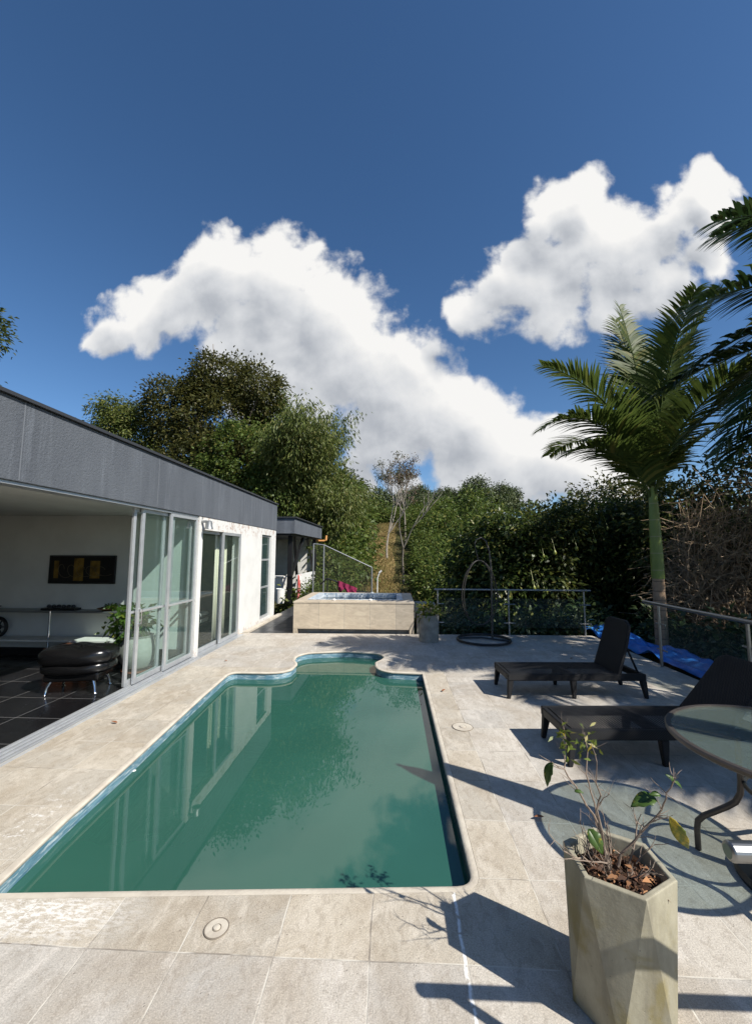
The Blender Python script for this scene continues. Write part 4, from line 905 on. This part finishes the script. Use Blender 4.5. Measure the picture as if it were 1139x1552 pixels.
stalk([(-.04, -.03, .48), (-.079, -.085, .58), (-.15, -.11, .60), (-.22, -.13, .62)], .0045, 1)
stalk([(-.08, .0, .48), (-.15, -.04, .57), (-.205, -.085, .597), (-.24, -.072, .611), (-.27, -.058, .641), (-.29, -.045, .693)], .004, 1)
stalk([(.139, -.055, .742), (.155, -.07, .755), (.173, -.085, .761)], .0025, 0)
for _ in range(16):
    a = random.uniform(0, 6.28); twig((.07 * math.cos(a) - .01, .06 * math.sin(a), .49), (math.cos(a) * .6, math.sin(a) * .5, random.uniform(.4, 1)), random.uniform(.06, .18), .0032, 1)
tw.build('stems', m_twig, pl)
def bigleaf(mb, base, axis, nrm, L, Wd, curl=.3):
    A = Vector(axis).normalized(); Sd = A.cross(Vector(nrm)).normalized(); N = Sd.cross(A); vs = []; k = 10
    for i in range(k + 1):
        t = i / k; hw = Wd * .5 * (max(0, math.sin(math.pi * t ** .8)) ** .9 + .02); c_ = Vector(base) + A * L * t - N * curl * L * t * t
        w1 = 1 + .12 * math.sin(i * 2.1); vs += [c_ - Sd * hw * w1 + N * hw * .5, c_, c_ + Sd * hw + N * hw * .4]
    mb.add(vs, [(i * 3 + j, i * 3 + j + 1, i * 3 + j + 4, i * 3 + j + 3) for i in range(k) for j in range(2)])
m_leafg = mat('spotted_leaf', rough=.42, spec=.35, build=lambda q, b, v: q.link(q.mix(q.smooth(q.noise(v, 26, 5), .56, .66), (.045, .085, .015), (.26, .22, .03)), b.inputs['Base Color']))
m_leafy = mat('yellow_leaf', rough=.45, spec=.35, build=lambda q, b, v: q.link(q.mix(q.smooth(q.noise(v, 18, 5), .42, .56), (.10, .13, .015), (.36, .27, .02)), b.inputs['Base Color']))
for base, ax, nr_, L_, W_, mm in (((-.248, -.005, .918), (-.4, -.1, -.75), (-.75, -.5, .45), .10, .042, m_leafg), ((.139, -.06, .815), (-.95, -.15, -.05), (0, -.45, 1), .105, .058, m_leafg), ((.173, -.085, .761), (.42, -.12, -.85), (-.45, -.85, .25), .15, .045, m_leafy), ((-.13, -.05, .685), (.25, -.45, -.45), (-.35, -.4, .9), .085, .05, m_leafg),
                                  ((.186, -.105, .903), (.75, 0, -.4), (0, -.5, 1), .045, .02, m_leafg), ((.142, -.085, .841), (-.9, -.1, .2), (0, -.5, 1), .04, .024, m_leafg), ((-.16, .0, .80), (.6, -.2, .15), (0, -.4, 1), .035, .018, m_leafg), ((.186, -.105, .903), (-.4, 0, .5), (0, -.6, .8), .035, .018, m_leafg)):
    mb = MB(); bigleaf(mb, base, ax, nr_, L_, W_); o = mb.build('leaf', mm, pl, smooth=True); o.modifiers.new('t', 'SOLIDIFY').thickness = .0012
n = 64; src = [Vector((-.17, .05, 1.0))] * 20 + [Vector((-.18, .03, .95))] * 14 + [Vector((-.05, .125, .96))] * 18 + [Vector((-.05, .11, .91))] * 12
P_ = np.array([tuple(s_ + Vector((random.gauss(0, .020), random.gauss(0, .02), random.gauss(0, .026)))) for s_ in src])
leaves('foliage', P_, rnd_dirs(n) + (0, 0, -.1), rnd_dirs(n) + (0, -.5, .8), .026 + .022 * RNG.random(n), .013, L_yel, pl)

for lab, (x, y), r in (('small round stone-coloured drain cap in front of the pool', (-.85, 2.13), .054), ('larger round lid in the deck right of the pool', (.71, 4.52), .102)):
    dc = empty('drain_cover', (x, y, 0), lab, 'drain cover', 'round lids in the deck')
    mb = MB(); mb.lathe([(r, .001), (r, .0045), (r * .93, .0052), (0, .0055)], n=40); mb.build('lid', m_coping, dc, smooth=False)
    mb = MB(); mb.tube([(r * 1.03 * math.cos(a), r * 1.03 * math.sin(a), .0035) for a in np.linspace(0, 2 * math.pi, 41)[:-1]], .0035, 5, closed=True)
    mb.tube([(r * .36 * math.cos(a) + .002, r * .36 * math.sin(a), .006) for a in np.linspace(0, 2 * math.pi, 25)[:-1]], .0022 if r < .08 else .001, 5, closed=True); mb.build('joint', mat('joint_dark', (.19, .16, .125), .9), dc)
    mb = MB(); mb.lathe([(r * .3, .005), (r * .28, .010), (r * .15, .012), (0, .0122)], n=24); mb.build('cap', m_coping, dc, smooth=True)
iw = MB(); iw.lathe([(.0, .012), (.02, .011), (.028, 0), (.028, -.02)], n=18); o = iw.build('water_inlet', m_whitefab, smooth=True, loc=(-2.265, 3.72, -.13)); o.rotation_euler = (0, rad(90), 0); tag(o, 'round white water inlet on the left pool wall', 'pool inlet')

for k, (x, y) in enumerate([(1.02, 3.05), (.62, 5.6), (2.6, 6.6), (3.4, 8.3), (-2.75, 6.9), (-1.5, 8.4), (3.0, 7.4), (-2.9, 4.4)]):
    mb = MB(); a = random.uniform(0, 6.28); bigleaf(mb, (x, y, .014), (math.cos(a), math.sin(a), .02), (0, 0, 1), random.uniform(.05, .085), .03, -.12)
    o = mb.build('fallen_leaf', m_litter, smooth=True); o.modifiers.new('t', 'SOLIDIFY').thickness = .001
    tag(o, 'small dry brown leaf lying on the stone deck', 'leaf', 'dry leaves fallen on the deck')
# blue tarp
mb = MB(); nxx, nyy = 22, 90; vs = []
for j in range(nyy + 1):
    for i in range(nxx + 1):
        y = 3.0 + 7.2 * j / nyy; wv_ = .86 + .10 * noise.noise(Vector((0, y * 1.1, 5))); x = 4.40 + wv_ * i / nxx
        z = .12 + .08 * math.sin(i / nxx * math.pi) + .10 * noise.noise(Vector((x * 7 + y * 1.2, y * 2.2, 0))) + .05 * noise.noise(Vector((x * 14, y * 3.5 + x * 5, 4))) - .16 * (i / nxx) ** 3
        vs.append((x, y, z - .06))
mb.add(vs, [(j * (nxx + 1) + i, j * (nxx + 1) + i + 1, (j + 1) * (nxx + 1) + i + 1, (j + 1) * (nxx + 1) + i) for j in range(nyy) for i in range(nxx)])
o = mb.build('tarp', m_tarp, smooth=True); o.modifiers.new('t', 'SOLIDIFY').thickness = .006; tag(o, 'crumpled bright blue tarp along the right deck edge', 'tarp')

# ------------------------------------------------------------------ palms
def frond(parent, c, az, el, bend, L, m, npair=88, Ll=.92, side=0.0, hang=.62, Wl=.050):
    """feather leaf: rachis from c, heading az, rising at el, bending down by bend over its length"""
    n = 18; p = Vector(c); pts = [p.copy()]; az = rad(az)
    for i in range(n):
        e = rad(el - bend * ((i + .5) / n) ** 1.4); a2 = az + side * (i / n)
        p = p + Vector((math.cos(e) * math.cos(a2), math.cos(e) * math.sin(a2), math.sin(e))) * L / n; pts.append(p.copy())
    mb = MB(); mb.tube(pts, [.028 * (1 - .9 * i / n) + .003 for i in range(n + 1)], 6)
    for k in range(npair):
        t = .14 + .86 * (k + .5) / npair; f = t * n; i = min(n - 1, int(f)); q_ = pts[i].lerp(pts[i + 1], f - i); T = (pts[i + 1] - pts[i]).normalized()
        sd_ = T.cross(Vector((0, 0, 1)));
        if sd_.length < .15: sd_ = Vector((-math.sin(az), math.cos(az), 0))
        sd_.normalize(); up = sd_.cross(T).normalized(); LL = Ll * (math.sin(math.pi * min(1, .16 + .80 * t)) ** .7) * random.uniform(.9, 1.08)
        for s_ in (-1, 1):
            if random.random() < .05: continue
            fw = .35 + .75 * t; d = (sd_ * s_ + T * fw + up * random.uniform(.10, .42)).normalized(); g_ = Vector((0, 0, -1))
            w_ = T.cross(d).cross(d).normalized() if 0 else (T - d * T.dot(d)).normalized(); wd = Wl * random.uniform(.8, 1.15)
            a0 = q_ + w_ * random.uniform(-.01, .01); vs = []; cur = a0.copy(); dc_ = d.copy(); segs = 4
            for j in range(segs + 1):
                ww = wd * (.45, 1, .85, .5, .03)[j] * .5; vs += [cur - w_ * ww, cur + w_ * ww]
                cur = cur + dc_ * LL / segs; dc_ = (dc_ + g_ * hang * .30 * random.uniform(.7, 1.3)).normalized()
            mb.add(vs, [(2 * j, 2 * j + 1, 2 * j + 3, 2 * j + 2) for j in range(segs)])
    return mb.build('frond', m, parent)
def palm(label, base, trunk_top, shaft_top, r0, fronds, m, lean=(0, 0)):
    root = empty('palm_tree', base, label, 'palm tree')
    zt, zs = trunk_top, shaft_top; lx = lambda z: (lean[0] * z, lean[1] * z, z)
    zz = np.linspace(-.6, zt, 14); mb = MB(); mb.tube([lx(z) for z in zz], [r0 * (1.12 - .16 * i / 13 + (.10 if i < 2 else 0)) for i in range(14)], 20); mb.build('trunk', m_ptrunk, root, smooth=True)
    zz = np.linspace(zt, zs, 12); mb = MB(); mb.tube([lx(z) for z in zz], [r0 * f for f in (1.02, 1.04, 1.04, 1.02, .98, .94, .9, .86, .8, .74, .66, .5)], 20); mb.build('crownshaft', m_shaft, root, smooth=True)
    for f in fronds: frond(root, lx(zs - .1 - .25 * random.random()), *f[:4], m, *f[4:])
    return root
palm('tall palm with green crownshaft growing beside the blue tarp', (5.07, 8.25, -.12), 1.45, 3.25, .106,
     [(120, 89, 12, 4.3), (25, 82, 34, 4.2), (185, 76, 62, 3.5), (192, 72, 112, 3.1), (190, 68, 100, 2.3), (285, 72, 85, 3.4), (345, 62, 100, 3.6), (60, 66, 80, 4.0), (110, 66, 90, 3.6), (275, 84, 36, 3.8), (330, 84, 30, 4.0), (70, 84, 26, 4.1), (95, 86, 18, 4.2)], L_palm)
palm('dark palm whose fronds reach in from the right', (7.25, 4.7, -.4), 2.8, 4.9, .13,
     [(178, 50, 62, 3.9), (176, 34, 60, 4.0), (170, 60, 80, 3.8), (190, 30, 70, 3.5), (168, 26, 75, 3.9), (158, 8, 60, 3.8), (172, -2, 48, 3.6), (180, 12, 66, 3.7), (164, 14, 50, 4.0), (172, 6, 62, 3.7), (185, 70, 70, 3.0), (130, 40, 90, 3.2), (100, 55, 90, 3.0), (60, 50, 90, 3.0), (10, 50, 90, 3.0), (320, 50, 90, 3.0), (280, 50, 90, 3.0), (240, 40, 90, 3.0), (215, 62, 80, 2.8), (178, -5, 60, 2.8)], L_palm2)
palm('palm standing outside the right edge beyond the table', (8.05, .62, -.4), 2.9, 4.6, .13,
     [(150, 40, 90, 2.8), (118, 55, 90, 2.6), (80, 50, 90, 2.8), (40, 50, 90, 2.6), (0, 50, 90, 2.6), (300, 50, 90, 2.6), (172, 66, 80, 2.2)], L_palm2)

# ------------------------------------------------------------------ trees
def T(x, y, dz=0): return (x, y, terr(x, y) + dz)
def back(x, y, k): return T(x * k, y * k)
def relk(base, ells, k): return rel(base, [(x * k, y * k, 1.8 + (z - 1.8) * k, a * k, b_ * k, c_ * k) for x, y, z, a, b_, c_ in ells])
def rel(base, ells): return [(x - base[0], y - base[1], z - base[2], a, b_, c_) for x, y, z, a, b_, c_ in ells]
# left grove, behind the house
b = back(-8.6, 20, 1.25); tree('broadleaf_tree', 'tallest dark broadleaf tree in the grove behind the house', 'tree', b, relk(b, [(-9.0, 20, 8.2, 2.6, 2.2, 2.4), (-8.9, 20, 10.6, 1.7, 1.5, 1.2), (-6.9, 19.6, 9.8, 1.3, 1.3, 1.3), (-10.9, 19.6, 8.8, 1.6, 1.5, 1.6), (-8.4, 19, 5.8, 3, 2, 2)], 1.25), 760, 60, .62, .21, .52, L_olive, r0=.3, nl=16, shell=.6)
b = back(-14.2, 20, 1.25); tree('broadleaf_tree', 'pale green feathery tree at the left end of the grove', 'tree', b, relk(b, [(-13.6, 20, 7.5, 1.9, 1.6, 1.7), (-14.2, 20, 8.7, 1.2, 1.2, 1.0), (-12.6, 19.6, 6.2, 1.8, 1.5, 1.4), (-15, 20, 6.4, 1.4, 1.4, 1.2)], 1.25), 380, 60, .55, .22, .36, L_bam, r0=.2, nl=9, hang=.7)
b = back(-6.6, 17.5, 1.25); tree('vine_covered_tree', 'rounded tree smothered in bright green vines behind the roof', 'tree', b, relk(b, [(-6.6, 17.5, 5.6, 1.9, 1.4, 2.0), (-5.6, 17.4, 4.2, 1.6, 1.3, 1.8), (-7.7, 17.6, 4.2, 1.7, 1.3, 1.8)], 1.25), 480, 46, .42, .16, .75, L_mid, r0=.22, nl=8, hang=.5, shell=.72)
b = back(-6.2, 21, 1.25); tree('broadleaf_tree', 'small drooping tree top rising beside the tallest tree', 'tree', b, relk(b, [(-6.5, 21, 9.6, .95, .9, 1.1), (-6.2, 21, 7.8, 1.8, 1.4, 1.6)], 1.25), 200, 46, .48, .22, .34, L_mid, r0=.16, nl=7, hang=.8)
b = back(-4.4, 19.5, 1.25); tree('broadleaf_tree', 'dark leafy tree between the vine tree and the bamboo', 'tree', b, relk(b, [(-4.5, 19.5, 6.7, 1.7, 1.5, 1.8), (-5.2, 19.5, 5.0, 1.8, 1.5, 1.8), (-3.9, 19.2, 4.6, 1.5, 1.3, 1.8)], 1.25), 360, 50, .52, .19, .46, L_mid, r0=.2, nl=9)
def bamboo(label, base, n, H, spread, az0, az1, per=26, lean=1.0):
    root = empty('bamboo_clump', base, label, 'bamboo'); cul = MB(); Ps = []; As = []
    for k in range(n):
        az = rad(random.uniform(az0, az1)); h = H * random.uniform(.7, 1.05); p = Vector((random.gauss(0, .4), random.gauss(0, .4), -.3)); pts = [p.copy()]; e = rad(86); m_ = 14
        for i in range(m_):
            e -= rad(random.uniform(3, 8.5)) * lean * (i / m_) * 1.7; p = p + Vector((math.cos(e) * math.cos(az), math.cos(e) * math.sin(az), math.sin(e))) * h * 1.25 / m_; pts.append(p.copy())
            if i >= 3:
                for _ in range(per):
                    o_ = Vector((random.gauss(0, .36), random.gauss(0, .36), random.gauss(-.05, .22))); Ps.append(p + o_); As.append(o_ * .8 + Vector((random.gauss(0, .3), random.gauss(0, .3), -.75)))
        cul.tube(pts, [.045 * (1 - .8 * i / m_) for i in range(m_ + 1)], 6)
    cul.build('culms', mat('bamboo_culm', (.20, .20, .07), .5), root, smooth=True)
    Ps = np.array([tuple(v) for v in Ps]); As = np.array([tuple(v) for v in As]); k = len(Ps)
    leaves('foliage', Ps, As, RNG.normal(size=(k, 3)) + (0, 0, .8), 0.24 * (.7 + .6 * RNG.random(k)), .065, L_bam, root)
    return root
bamboo('arching bamboo clump at the right end of the grove', T(-6.9, 22.6), 60, 8.6, 1, -75, 40, 64)
bamboo('lower bamboo clump drooping toward the dry track', T(-5.4, 24.5), 46, 6.0, 1, -70, 40, 60, 1.25)
b = T(-13.4, 12.2); tree('broadleaf_tree', 'dark tree at the far left edge above the roof', 'tree', b, rel(b, [(-14.9, 12.2, 9.3, 1.6, 1.5, 1.2), (-15.2, 12, 7.8, 1.6, 1.6, 1.3)]), 260, 46, .4, .17, .48, L_dark, r0=.2, nl=8)
mb = MB(); mb.tube([(-11.4, 25, 12.2), (-11.7, 25, 15.2)], .02, 4); o = mb.build('bare_branch', m_twig); tag(o, 'thin bare stem poking above the tallest tree', 'branch')
# vines and bushes on the slope left of the track, copies of two bushes
def bush(name, ells, ncl, per, rc, L, asp, m, hang=.35):
    root = empty(name, (0, 0, 0)); o, C_ = crown('foliage', ells, ncl, per, rc, L, asp, m, root, hang, .8, .45)
    mb = MB()
    for k in range(6): c_ = Vector(C_[k * 3]); mb.tube([(random.gauss(0, .08), random.gauss(0, .08), -.3), c_ * .5 + Vector((0, 0, .1)), c_], [.03, .02, .008], 5)
    mb.build('stem', m_bark, root); return root
def scatter(proto, spots, label, cat, group):
    for i, (x, y, s_) in enumerate(spots):
        o = proto if i == 0 else copy_tree(proto); o.location = T(x, y); o.scale = (s_, s_, s_ * random.uniform(.85, 1.2)); o.rotation_euler = (0, 0, random.uniform(0, 6.28)); tag(o, label, cat, group)
pb = bush('shrub', [(0, 0, .9, 1.1, 1.1, .9), (.7, .3, .6, .8, .8, .6), (-.7, -.2, .6, .8, .8, .6)], 120, 22, .42, .17, .45, L_mid)
scatter(pb, [(-3.2, 15.6, .9), (-2.7, 16.8, .9), (-2.6, 18.6, .85), (-3.6, 20.6, 1.4), (-3.3, 22.5, 1.1), (-3.8, 25, 1.5), (-3.6, 28, 1.3), (-3.8, 31, 1.5), (-4.1, 35, 1.7), (-4.2, 39, 1.8), (-4.4, 43, 1.8), (-4.6, 30, 2.4), (-5.4, 36, 2.8), (-6.2, 42, 3.0)], 'leafy green shrub on the slope left of the dry track', 'shrub', 'shrubs on the slope left of the track')
pb2 = bush('shrub', [(0, 0, .9, 1.1, 1.1, .9), (.7, .3, .6, .8, .8, .6), (-.7, -.2, .6, .8, .8, .6)], 120, 22, .42, .18, .42, L_mid)
scatter(pb2, [(2.0, 19, .9), (2.0, 22, .95), (2.2, 25, 1.0), (2.1, 28, 1.0), (2.3, 31, 1.1), (2.2, 34, 1.1), (2.4, 38, 1.2), (2.4, 42, 1.3), (3.2, 21, 1.3), (3.4, 25, 1.4), (3.6, 29, 1.4), (4.2, 34, 1.5), (4.4, 39, 1.6), (5.2, 44, 1.7), (6, 27, 1.5), (6.6, 33, 1.6), (7.6, 39, 1.8), (2.2, 46, 1.5), (-.5, 52, 1.5), (-2.0, 50, 1.6), (.6, 50.5, 1.2)], 'rounded green shrub on the slope right of the dry track', 'shrub', 'shrubs on the slope right of the track')
# hill trees, copies
ht_ = empty('hill_tree', (0, 0, 0)); o, C_ = crown('crown', [(0, 0, 4.6, 2.0, 2.0, 1.9), (1.2, .3, 3.6, 1.5, 1.5, 1.3), (-1.2, -.3, 3.6, 1.5, 1.5, 1.3)], 210, 26, .75, .34, .5, L_far, ht_); limbs((0, 0, -.5), [(0, 0, 4.2, 1, 1, 1)], C_, m_bark, ht_, .16, 8)
for i, (x, y, s_) in enumerate([(3.6, 60, .85), (6.5, 62, .9), (9.5, 61, .8), (12.5, 63, .9), (1.4, 66, .95), (5.0, 71, 1.0), (9.0, 72, 1.0), (14, 70, 1.0), (-2.0, 62, .9), (-5.5, 56, 1.0), (17, 66, .9), (20, 72, 1.0), (12, 74, 1.05), (2.4, 76, 1.1), (-7.0, 48, 1.1), (6.5, 52, .7), (3.4, 51, .6), (10, 50, .75)]):
    o = ht_ if i == 0 else copy_tree(ht_); o.location = T(x, y); o.scale = (s_, s_, s_ * random.uniform(.85, 1.1)); o.rotation_euler = (0, 0, random.uniform(0, 6.28)); tag(o, 'round crowned tree on the far hillside beyond the track', 'tree', 'trees on the far hillside')
# far wood: one mass
nT = 420; cs = []
for k in range(nT):
    y = random.uniform(82, 230); x = random.uniform(-1.0, 1.15) * y; h = random.uniform(3.5, 6.5); z = terr(x, y)
    cs.append((x, y, z + h * .6, random.uniform(2.2, 3.6), h * .5))
cs = np.array(cs); per = 110; d = rnd_dirs(nT * per); R_ = np.repeat(cs, per, 0); rr_ = .6 + .4 * RNG.random((nT * per, 1))
P_ = R_[:, :3] + d * rr_ * np.stack([R_[:, 3], R_[:, 3], R_[:, 4]], 1)
o = leaves('forest', P_, d + RNG.normal(size=d.shape) * .7, d + RNG.normal(size=d.shape) * .5 + (0, 0, .6), 1.1 * (.6 + .7 * RNG.random(len(P_))), .7, L_far); tag(o, kind='stuff')
# pale bare trees by the track
def bare(label, base, H, r0, lv, seed, foliage=None):
    random.seed(seed); root = empty('bare_tree', base, label, 'tree'); mb = MB(); ends = []
    def br(p, d, L, r, dep):
        pts = [Vector(p)]; k = 4; d = Vector(d)
        for i in range(k): d = (d + Vector((random.gauss(0, .10), random.gauss(0, .10), .05))).normalized(); pts.append(pts[-1] + d * L / k)
        mb.tube(pts, [r * (1 - .35 * i / k) for i in range(k + 1)], 6)
        if dep == 0: ends.append(pts[-1]); return
        for _ in range(random.choice((2, 3, 3))): a = random.uniform(0, 6.28); s_ = random.uniform(.22, .5); br(pts[-1] if random.random() < .7 else pts[-2], (d + Vector((math.cos(a), math.sin(a), .15)) * s_).normalized(), L * random.uniform(.55, .8), r * .6, dep - 1)
    br((0, 0, -.3), (0, 0, 1), H * .40, r0, lv); mb.build('trunk', m_palebark, root, smooth=True)
    if foliage:
        P_ = np.array([tuple(e) for e in ends]); P_ = np.repeat(P_, 7, 0) + RNG.normal(size=(len(P_) * 7, 3)) * .16; k = len(P_); leaves('foliage', P_, rnd_dirs(k), rnd_dirs(k) + (0, 0, 1), .17, .09, foliage, root)
    return root
bare('pale bare tree with forked white branches right of the track', T(.62, 25.5), 6.6, .075, 4, 5)
bare('sparse reddish tree left of the pale bare tree', T(-.5, 31), 7.4, .085, 5, 9, leaf_mat('leaf_reddish', (.10, .06, .045), (.16, .12, .07), (.08, .10, .03), transl=.2, rough=.6))
bare('small sparse tree on the slope near the top of the track', T(.9, 36), 6.4, .085, 5, 14, L_olive); random.seed(21)
# hedge of fruit trees beyond the far railing
HED = [('dark fruit tree at the left end of the hedge, nearest the hot tub', (3.0, 13.6), 2.75, 1.2), ('dark fruit tree behind the hanging egg chair frame', (3.55, 12.6), 3.1, 1.15), ('dark fruit tree with hanging yellow-green fruit, centre of the hedge', (4.7, 12.6), 3.15, 1.35),
       ('bushy dark fruit tree behind the upright lounger back', (6.2, 12.9), 3.55, 1.45), ('dark fruit tree left of the palm trunk', (7.5, 12.4), 3.45, 1.4)]
for i, (lab, (x, y), ht2, w_) in enumerate(HED):
    b = T(x, y); zt = ht2; root = tree('fruit_tree', lab, 'tree', b, rel(b, [(x, y, zt - 1.2, w_, 1.1, 1.2), (x - .5, y - .2, zt - 2.3, w_, 1.1, 1.2), (x + .5, y, zt - 2.3, w_, 1.1, 1.2), (x, y - .2, zt - 3.3, w_ * 1.05, 1.2, 1.0), (x + random.uniform(-.5, .5), y, zt - .35, .5, .5, .45), (x - .8, y, zt - .75, .3, .3, .5), (x + .85, y, zt - .65, .3, .3, .55), (x + .3, y, zt - .05, .18, .2, .42)]), 430, 26, .36, .17, .42, (L_cit, L_cit, L_dark, L_cit, L_dark)[i], r0=.09, nl=11, group='fruit trees in the hedge', hang=.55)
    if i in (1, 2, 3):
        for _ in range(5):
            mb = MB(); r = random.uniform(.035, .05); c_ = (random.uniform(-w_, w_) * .8, -1.15 - .15 * random.random(), random.uniform(zt - 2.6, zt - .8) - b[2]); mb.lathe([(0, -1.5 * r), (.6 * r, -1.25 * r), (r, -.5 * r), (.85 * r, .3 * r), (.4 * r, 1.1 * r), (.1 * r, 1.6 * r), (0, 1.7 * r)], c_, 10); mb.tube([(c_[0], c_[1], c_[2] + 1.6 * r), (c_[0], c_[1] + .2, c_[2] + .4)], .005, 4); mb.build('fruit', mat('green_fruit', (.22, .24, .05), .4), root, smooth=True)
b = T(9.2, 17); tree('broadleaf_tree', 'airy grey-green tree showing above the hedge by the palm', 'tree', b, rel(b, [(9.0, 17, 4.0, 2.0, 1.5, .8), (11, 17, 3.9, 2.0, 1.5, .9), (7.2, 17.4, 3.2, 1.6, 1.5, .8), (9.4, 17, 2.8, 2.6, 1.5, 1.0)]), 220, 40, .45, .17, .48, L_olive, r0=.14, nl=12)
# dry thicket at the right
def thicket(label, base, ells, nst, nlv, m):
    root = empty('dry_thicket', base, label, 'thicket', 'dry thickets right of the palm'); mb = MB(); Ps = []
    E_ = np.array(ells)
    for k in range(nst):
        e = E_[RNG.integers(len(ells))]; d = rnd_dirs(1)[0]; c_ = Vector(e[:3] + d * e[3:] * random.uniform(.3, 1)); p = Vector((random.gauss(0, .5), random.gauss(0, .35), -.4)); md = p.lerp(c_, .55) + Vector((random.gauss(0, .3), random.gauss(0, .2), .35)); pts = [Vector(t_) + Vector((random.gauss(0, .07), random.gauss(0, .07), random.gauss(0, .07))) for t_ in bez(tuple(p), tuple(md), tuple(c_), 6)]
        mb.tube(pts, [.016 - .0018 * i for i in range(7)], 4, caps=False); Ps.append(c_)
        for _ in range(11):
            q_ = Vector(pts[random.randrange(2, 7)]); dd = Vector((random.gauss(0, 1), random.gauss(0, 1), random.gauss(.1, .8))).normalized(); L = random.uniform(.3, 1.0)
            mb.tube([q_, q_ + dd * L * .5 + Vector((0, 0, random.gauss(0, .06))), q_ + dd * L + Vector((0, 0, random.gauss(-.08, .1)))], [.007, .005, .003], 3, caps=False); Ps.append(q_ + dd * L * random.random())
    mb.build('stems', mat('dry_stem', rough=.9, spec=.1, build=mottled((.42, .31, .21), (.25, .18, .12), 5, 50, .2)), root)
    P_ = np.array([tuple(v) for v in Ps]); P_ = P_[RNG.integers(len(P_), size=nlv)] + RNG.normal(size=(nlv, 3)) * .13; leaves('foliage', P_, rnd_dirs(nlv) - (0, 0, .4), rnd_dirs(nlv) + (0, 0, .6), .09 + .08 * RNG.random(nlv), .05, m, root)
    return root
b = T(7.0, 9.6); thicket('tangled dry brown thicket just right of the palm trunk', b, rel(b, [(7.1, 9.7, 2.2, .9, .8, 1.3), (6.6, 9.6, .8, .9, .7, 1.0), (7.6, 9.8, .8, .9, .7, 1.2)]), 260, 2400, L_dry)
b = T(8.5, 9.4); thicket('taller brown thicket at the right edge behind the railing', b, rel(b, [(8.4, 9.4, 2.7, 1.0, .8, 1.4), (8.2, 9.2, 1.0, 1.1, .8, 1.1), (9.0, 9.6, 2.0, 1.0, .8, 1.3)]), 300, 2800, L_dry)
b = T(8.4, 11); tree('broadleaf_tree', 'dark bushy tree backing the dry thickets', 'tree', b, rel(b, [(7.6, 11, 2.3, 1.5, 1, 1.6), (9.4, 11, 3.0, 1.6, 1, 1.7), (8.4, 11, .9, 2.4, 1, 1.4), (10.6, 11, 1.6, 1.5, 1, 1.6)]), 420, 32, .42, .17, .45, L_dark, r0=.12, nl=12)
b = T(9.6, 8.4); tree('broadleaf_tree', 'yellowish leafy tree at the right edge over the thicket', 'tree', b, rel(b, [(8.9, 8.4, 3.5, .7, .8, .5), (9.6, 8.4, 4.2, 1.2, .9, .8)]), 110, 40, .36, .15, .45, L_yel, r0=.08, nl=8)
# shrubs behind the railings
ps = bush('shrub', [(0, 0, .45, .45, .4, .42), (.2, .1, .7, .25, .25, .25)], 46, 16, .22, .12, .48, L_shrub)
for i, (x, y, s_) in enumerate([(1.3, 10.1, .9), (1.9, 10.2, 1.0), (2.5, 10.1, .85), (3.1, 10.2, 1.05), (3.7, 10.1, 1.1), (4.3, 10.2, 1.15), (4.9, 10.7, 1.2)]):
    o = ps if i == 0 else copy_tree(ps); o.location = (x, y, -.55); o.scale = (s_, s_, s_); o.rotation_euler = (0, 0, i * 1.3); tag(o, 'light green shrub behind the far railing, ' + ('nearest the hot tub', 'just right of its first post', 'behind the egg chair base', 'under the egg chair pole side', 'behind the empty middle of the rail', 'left of its last post', 'at the right corner by the tarp')[i], 'shrub', 'shrubs behind the far railing')
for i, (x, y, s_) in enumerate([(5.6, 9.0, 1.1), (5.75, 8.2, .9), (5.7, 7.4, .95), (5.8, 6.7, 1.0), (6.2, 7.9, 1.2), (6.4, 6.9, 1.2)]):
    o = copy_tree(ps); o.location = (x, y, terr(x, y) + .1); o.scale = (s_, s_, s_); o.rotation_euler = (0, 0, 2 + i * 1.7); tag(o, 'pale leafed shrub beside the blue tarp, ' + ('left of the palm trunk', 'at the foot of the palm trunk', 'just right of the palm trunk', 'behind the first side railing post', 'farther back under the thicket', 'behind the reclined lounger back')[i], 'shrub', 'shrubs beside the blue tarp')
# tall trees outside the right edge, whose shade falls on the far deck and the hedge
for lab, (x, y), (zc, rz_), rx in (('tall shady tree outside the right edge behind the palms', (10.3, 4.1), (6.4, 2.0), 2.2), ('tall shady tree outside the right edge near the thicket', (11.6, 9.4), (8.4, 1.9), 2.0)):
    b = T(x, y); tree('broadleaf_tree', lab, 'tree', b, rel(b, [(x, y, zc, rx, 1.8, rz_), (x + .8, y, zc - 1.2, rx, 1.6, 1.3)]), 150, 20, .7, .30, .5, L_dark, r0=.22, nl=10)
